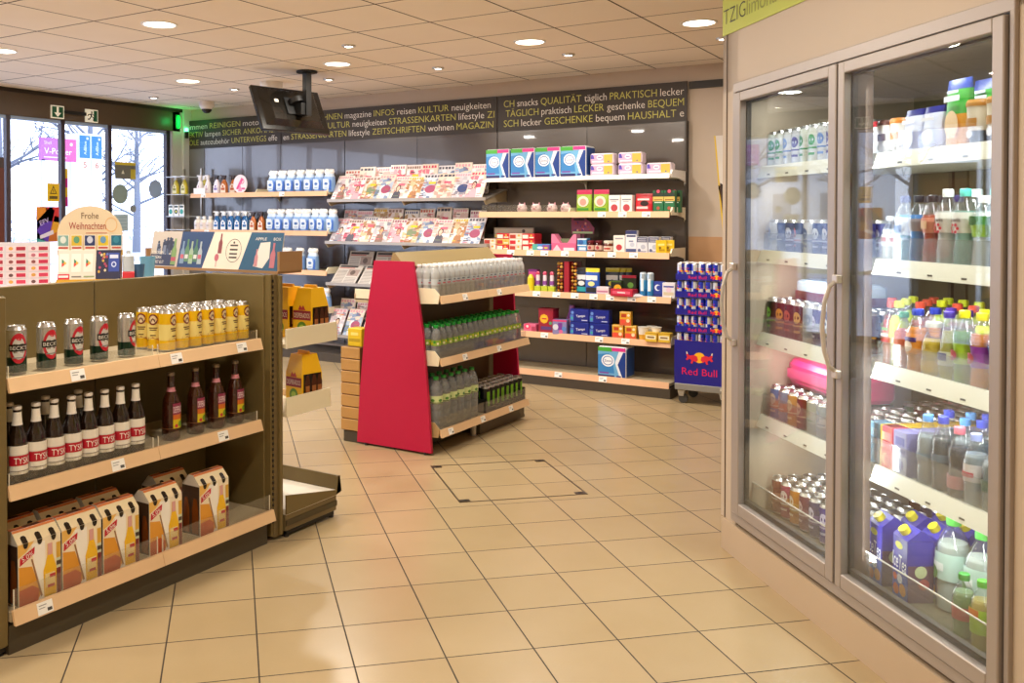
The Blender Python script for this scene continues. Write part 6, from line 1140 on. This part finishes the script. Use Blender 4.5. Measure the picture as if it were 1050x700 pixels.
CD = [colcan(.0315, .168, *c) for c in (('#3a2a4a', '#4a3a5a', '#b0a0c0'), ('#5a2a2a', '#6a3a3a', '#c0a0a0'), ('#3a2a8a', '#4a3a9a', '#c8c0e8'))]
for r_ in range(5):
    for i in range(1 if r_ < 3 else 5): ci(CD[(i+r_) % 3], .822-.068*i, .235+.069*r_+(.08 if r_ > 2 else 0), .202, 'dark can left of violet cartons, %s from right, %s row, %s' % (ORD[i], ORD[r_], L5), 'drinks can', 'dark cans left of the violet cartons')

# ------------------------------------------------------------------ on the entrance glass and outside
def gplate(name, lb, cat, y0, y1, z0, z1, m, fn=None, x=XL+.0, shape=None):
    t = bpy.data.objects; bb = B(); w, h = y1-y0, z1-z0
    if shape: bb.prism([(w/2*math.cos(2*PI*i/shape), h/2*math.sin(2*PI*i/shape)) for i in range(shape)], lambda p, q, tt: (.004*tt-.026, w/2+p, h/2+q), m)
    else: bb.box(-.026, -.022, 0, w, 0, h, m)
    if fn: fn(bb, flat((-.022, 0, 0), (0, 1, 0), (0, 0, 1)), w, h)
    return tag(bb.obj(name, None, (x, y0, z0)), lb, cat)
def warn(bb, f, w, h): bb.poly(f, [(w*.2, h*.42), (w*.8, h*.42), (w*.5, h*.88)], BLACK); bb.poly(f, [(w*.29, h*.47), (w*.71, h*.47), (w*.5, h*.78)], C('#d8b418'), .001); bb.rect(f, w*.47, w*.53, h*.52, h*.66, BLACK, .0014); bb.rect(f, w*.15, w*.85, h*.14, h*.3, C('#5a4a10'))
gplate('warning_sign', 'yellow sign with a black warning triangle on the door glass', 'sign', 5.736, 5.872, 1.60, 1.785, C('#d8b418', .5), warn)
def strp(bb, f, w, h):
    for i in range(4): bb.rect(f, 0, w, h*i/4, h*(i+1)/4, C('#b8187a' if i % 2 == 0 else '#d8b418'))
gplate('striped_strip', 'narrow yellow and magenta vertical strip on the door glass', 'sticker', 5.934, 5.972, 1.55, 1.94, C('#d8b418'), strp)
def efv(bb, f, w, h):
    for p, c in (([(0, .55), (.5, .55), (.45, 1), (0, 1)], '#d88a2a'), ([(.45, .6), (1, .55), (1, 1), (.4, 1)], '#c83030'), ([(0, .1), (.5, .0), (.8, .9), (.6, 1), (.0, .5)], '#5a3ab0'), ([(.0, .35), (.2, .5), (.75, 1), (.6, 1), (.0, .6)], '#3a5ac8'), ([(.6, .2), (1, .3), (1, .7), (.8, .75)], '#d8a02a'), ([(0, 0), (.4, .0), (.0, .3)], '#3a9aa0')): bb.poly(f, [(a*w, b_*h) for a, b_ in p], C(c, .5), .0008)
    bb.text(f, 'EFV', w*.33, h*.58, C('#c8b8f0'), w=w*.42, k=.0022, rot=.35); bb.poly(f, [(w*.15, h*.08), (w*.75, h*.22), (w*.72, h*.34), (w*.12, h*.18)], C('#d8d4e8'), .0018)
gplate('window_poster', 'colourful purple and orange poster on the entrance window', 'poster', 5.613, 5.867, 1.19, 1.545, C('#b8682a', .5), efv)
gplate('notice', 'grey and yellow notice on the sliding door glass', 'notice', 6.565, 6.84, 1.86, 2.045, C('#6a6a62', .5), lambda bb, f, w, h: (bb.rect(f, 0, w, h*.82, h, C('#c8b43a')), bb.rect(f, w*.75, w, 0, h*.6, C('#b8a83a')), bb.poly(f, [(w*.3, h*.3), (w*.45, h*.3), (w*.38, h*.55)], C('#d8d4c0'), .001)))
gplate('round_sticker', 'large grey round sticker on the sliding door glass', 'sticker', 6.53, 6.735, 1.585, 1.80, C('#7f8f8a', .5), None, shape=28)
gplate('round_sticker', 'small grey round sticker on the sliding door glass', 'sticker', 6.765, 6.845, 1.49, 1.575, C('#7d8488', .5), None, shape=20)
gplate('notice', 'plain grey-blue notice below the round stickers', 'notice', 6.55, 6.735, 1.285, 1.47, C('#9fb4be', .5), lambda bb, f, w, h: [bb.rect(f, w*.1, w*.9, h*(.2+.2*i), h*(.25+.2*i), C('#8aa0ac')) for i in range(4)])
gplate('octagonal_sticker', 'blue-grey octagonal sticker near the window edge', 'sticker', 7.02, 7.22, 1.65, 1.87, C('#8fa2c4', .5), None, shape=8)
gplate('window_poster', 'tall dark red-brown poster at the far left of the glazing', 'poster', 4.68, 5.265, .35, 2.02, C('#5a2a20', .5), lambda bb, f, w, h: (bb.rect(f, w*.1, w*.9, h*.55, h*.9, C('#8a4a2a')), bb.disc(f, w*.6, h*.45, w*.2, C('#a8202c')), bb.rect(f, 0, w, h*.94, h, C('#3a2a28'))))
# outside: forecourt, canopy, dispensers, price signs, trees
OUTG = C('#dde0e6', .7, noise=.05)
b = B(); b.box(-60, XL-.16, -25, 45, -.25, -.12, OUTG); struct(b.obj('forecourt_ground'))
b = B(); b.box(-60, -26, -25, 45, -.12, -.05, C('#aeb3ba', .8, noise=.05)); struct(b.obj('road_verge'))
t = thing('canopy', 'pale forecourt canopy seen at the top of the windows', 'canopy', (-13, 8, 0)); bb = B(); bb.box(-4, 2.2, -7, 9, 3.55, 3.9, C('#cfd8ea', .5)); bb.obj('roof', t)
for y in (-5, 7): bb = B(); bb.box(-1.2, -.85, y, y+.35, -.12, 3.56, C('#d2d8e6', .5)); bb.obj('column', t)
for y in (-5, -2, 1, 4, 7): bb = B(); bb.box(-4, 2.2, y-.06, y+.06, 3.42, 3.55, C('#aab8d6', .5)); bb.obj('beam', t)
t = thing('fuel_sign', 'pink and violet fuel sign outside the window reading V-Power', 'sign', (-14, 9.52, 0)); bb = B(); bb.box(-.05, 0, 0, .70, 2.40, 2.79, C('#c06ab0', .5)); bb.rect(flat((0, 0, 0), (0, 1, 0), (0, 0, 1)), .38, .70, 2.40, 2.79, C('#d85a92', .5), .002); f = flat((0, 0, 0), (0, 1, 0), (0, 0, 1)); bb.text(f, 'V-Power', .34, 2.57, C('#f6f2fa'), w=.54, k=.006); bb.text(f, 'Shell', .14, 2.71, C('#ecdcf0'), w=.14, k=.006); bb.rect(f, .06, .5, 2.45, 2.47, C('#e8d0e8'), .006); bb.disc(f, .6, 2.7, .03, C('#f0dce8'), .006); bb.obj('panel', t)
bb = B(); bb.box(-.06, .0, .03, .09, -.12, 2.42, C('#d8dce6', .5)); bb.box(-.06, 0, .61, .67, -.12, 2.42, C('#d8dce6', .5)); bb.obj('post', t)
for i, (y, n_) in enumerate(((10.28, '5'), (10.53, '6'))):
    t = thing('fuel_dispenser', 'white fuel dispenser outside with blue panel, %s of two' % ('left' if i == 0 else 'right'), 'fuel pump', (-14, y, 0)); bb = B(); bb.box(-.4, 0, 0, .235, -.12, 2.92, C('#eef0f6', .5)); bb.obj('housing', t); f = flat((0, 0, 0), (0, 1, 0), (0, 0, 1))
    bb = B(); bb.rect(f, .01, .225, 2.48, 2.88, C('#2f7ad0', .5), .004); bb.text(f, 'AdBlue', .12, 2.66, C('#e8f0fc'), w=.24, k=.007, rot=PI/2); bb.rect(f, .15, .19, 2.81, 2.85, C('#e8f0fc'), .006); bb.obj('blue_panel', t)
    bb = B(); bb.rect(f, .01, .225, 2.27, 2.46, C('#e4cfb8', .5), .004); bb.text(f, n_, .118, 2.365, C('#c0603a'), h=.11, k=.007); bb.obj('number_panel', t)
bb = B(); bb.box(-.5, 0, 0, 1.5, -.12, .95, C('#dfe3ec', .5)); bb.box(-.5, .002, 0, 1.5, .3, .38, C('#e6dca8', .5)); bb.box(-.52, .02, -.02, 1.52, .95, 1.0, C('#eef0f4', .5)); tag(bb.obj('forecourt_bin', None, (-16, 8.3, 0)), 'low white forecourt cabinet with pale yellow band', 'cabinet')
def tree(x, y, h, seed, lb):
    r = random.Random(seed); bark = C('#6f7480', .8); t = thing('bare_tree', lb, 'tree', (x, y, -.1), 0, 'bare trees outside'); tr = B(); tr.tube([(0, 0, 0), (.05, .02, h*.3), (-.05, .08, h*.6), (.03, .03, h)], [h*.024, h*.02, h*.013, h*.003], bark, 8); tr.obj('trunk', t)
    br = B()
    def grow(p, d, L, rad, depth):
        mid = p+d*L*.5+Vector((r.uniform(-.08, .08), r.uniform(-.08, .08), r.uniform(-.02, .1)))*L; e = p+d*L+Vector((0, 0, .10*L)); br.tube([p, mid, e], [rad, rad*.75, rad*.4], bark, 5)
        if depth > 0:
            for _ in range(3): nd = (d+Vector((r.uniform(-.8, .8), r.uniform(-.8, .8), r.uniform(-.3, .6)))).normalized(); grow(p+(e-p)*r.uniform(.35, .95), nd, L*r.uniform(.45, .65), rad*.5, depth-1)
    for i in range(13):
        z = h*r.uniform(.2, .92); a = r.uniform(0, 2*PI); grow(Vector((0, .05, z)), Vector((math.cos(a), math.sin(a), r.uniform(.1, .7))).normalized(), h*r.uniform(.22, .38)*(1.1-z/h*.6), h*.009, 3)
    br.obj('branches', t)
for i, (x, y, h) in enumerate(((-30, 17.5, 8.5), (-36, 22.5, 9), (-33, 12, 7.5), (-38, 28.5, 9.5), (-31, 25.5, 7), (-40, 6, 9), (-42, 17, 8), (-29, 38, 9), (-37, -3, 9))): tree(x, y, h, i+3, 'leafless tree across the forecourt, %s of nine' % ORD[i])
hd = B()
r = random.Random(9)
for i in range(1100):
    y = r.uniform(-12, 40); z = r.uniform(0, 1.5)*r.uniform(.5, 1); x = -45+r.uniform(-.8, .8); a = r.uniform(0, PI); hd.tube([(x, y, z), (x+r.uniform(-.2, .2), y+.5*math.cos(a), z+.6*abs(math.sin(a))+.1)], [.02, .006], C('#8d95a4', .8), 4)
o = tag(hd.obj('hedge'), 'pale leafless hedge far behind the forecourt', 'hedge'); o['kind'] = 'stuff'
t = thing('house', 'pale house far across the road', 'building', (-58, 20, -.1)); bb = B(); bb.box(0, 6, 0, 9, 0, 4.5, C('#c9cfd8', .7)); bb.obj('wall', t); bb = B(); bb.prism([(-.4, 4.5), (6.4, 4.5), (3, 7.5)], lambda p, q, tt: (p, -.3+9.6*tt, q), C('#9aa0ac', .7)); bb.obj('roof', t)
for y in (1.2, 4, 6.8): bb = B(); bb.box(6, 6.04, y, y+1.1, 1.4, 2.9, C('#6f7c90', .3)); bb.obj('window', t)

# ------------------------------------------------------------------ sky and colour
w = bpy.data.worlds.new('sky'); SC.world = w; w.use_nodes = True; bg = w.node_tree.nodes['Background']
bg.inputs[0].default_value = (*lin('#dbe6ff'), 1); bg.inputs[1].default_value = 5.0
SC.view_settings.view_transform = 'Standard'; SC.view_settings.look = 'None'; SC.view_settings.exposure = -.15; SC.view_settings.gamma = 1; SC.view_settings.use_curve_mapping = False
SC.cycles.max_bounces = 14; SC.cycles.transparent_max_bounces = 40; SC.cycles.transmission_bounces = 8; SC.cycles.diffuse_bounces = 8; SC.cycles.glossy_bounces = 4
SC.cycles.caustics_reflective = False; SC.cycles.caustics_refractive = False; SC.cycles.sample_clamp_indirect = 6; SC.cycles.use_denoising = True
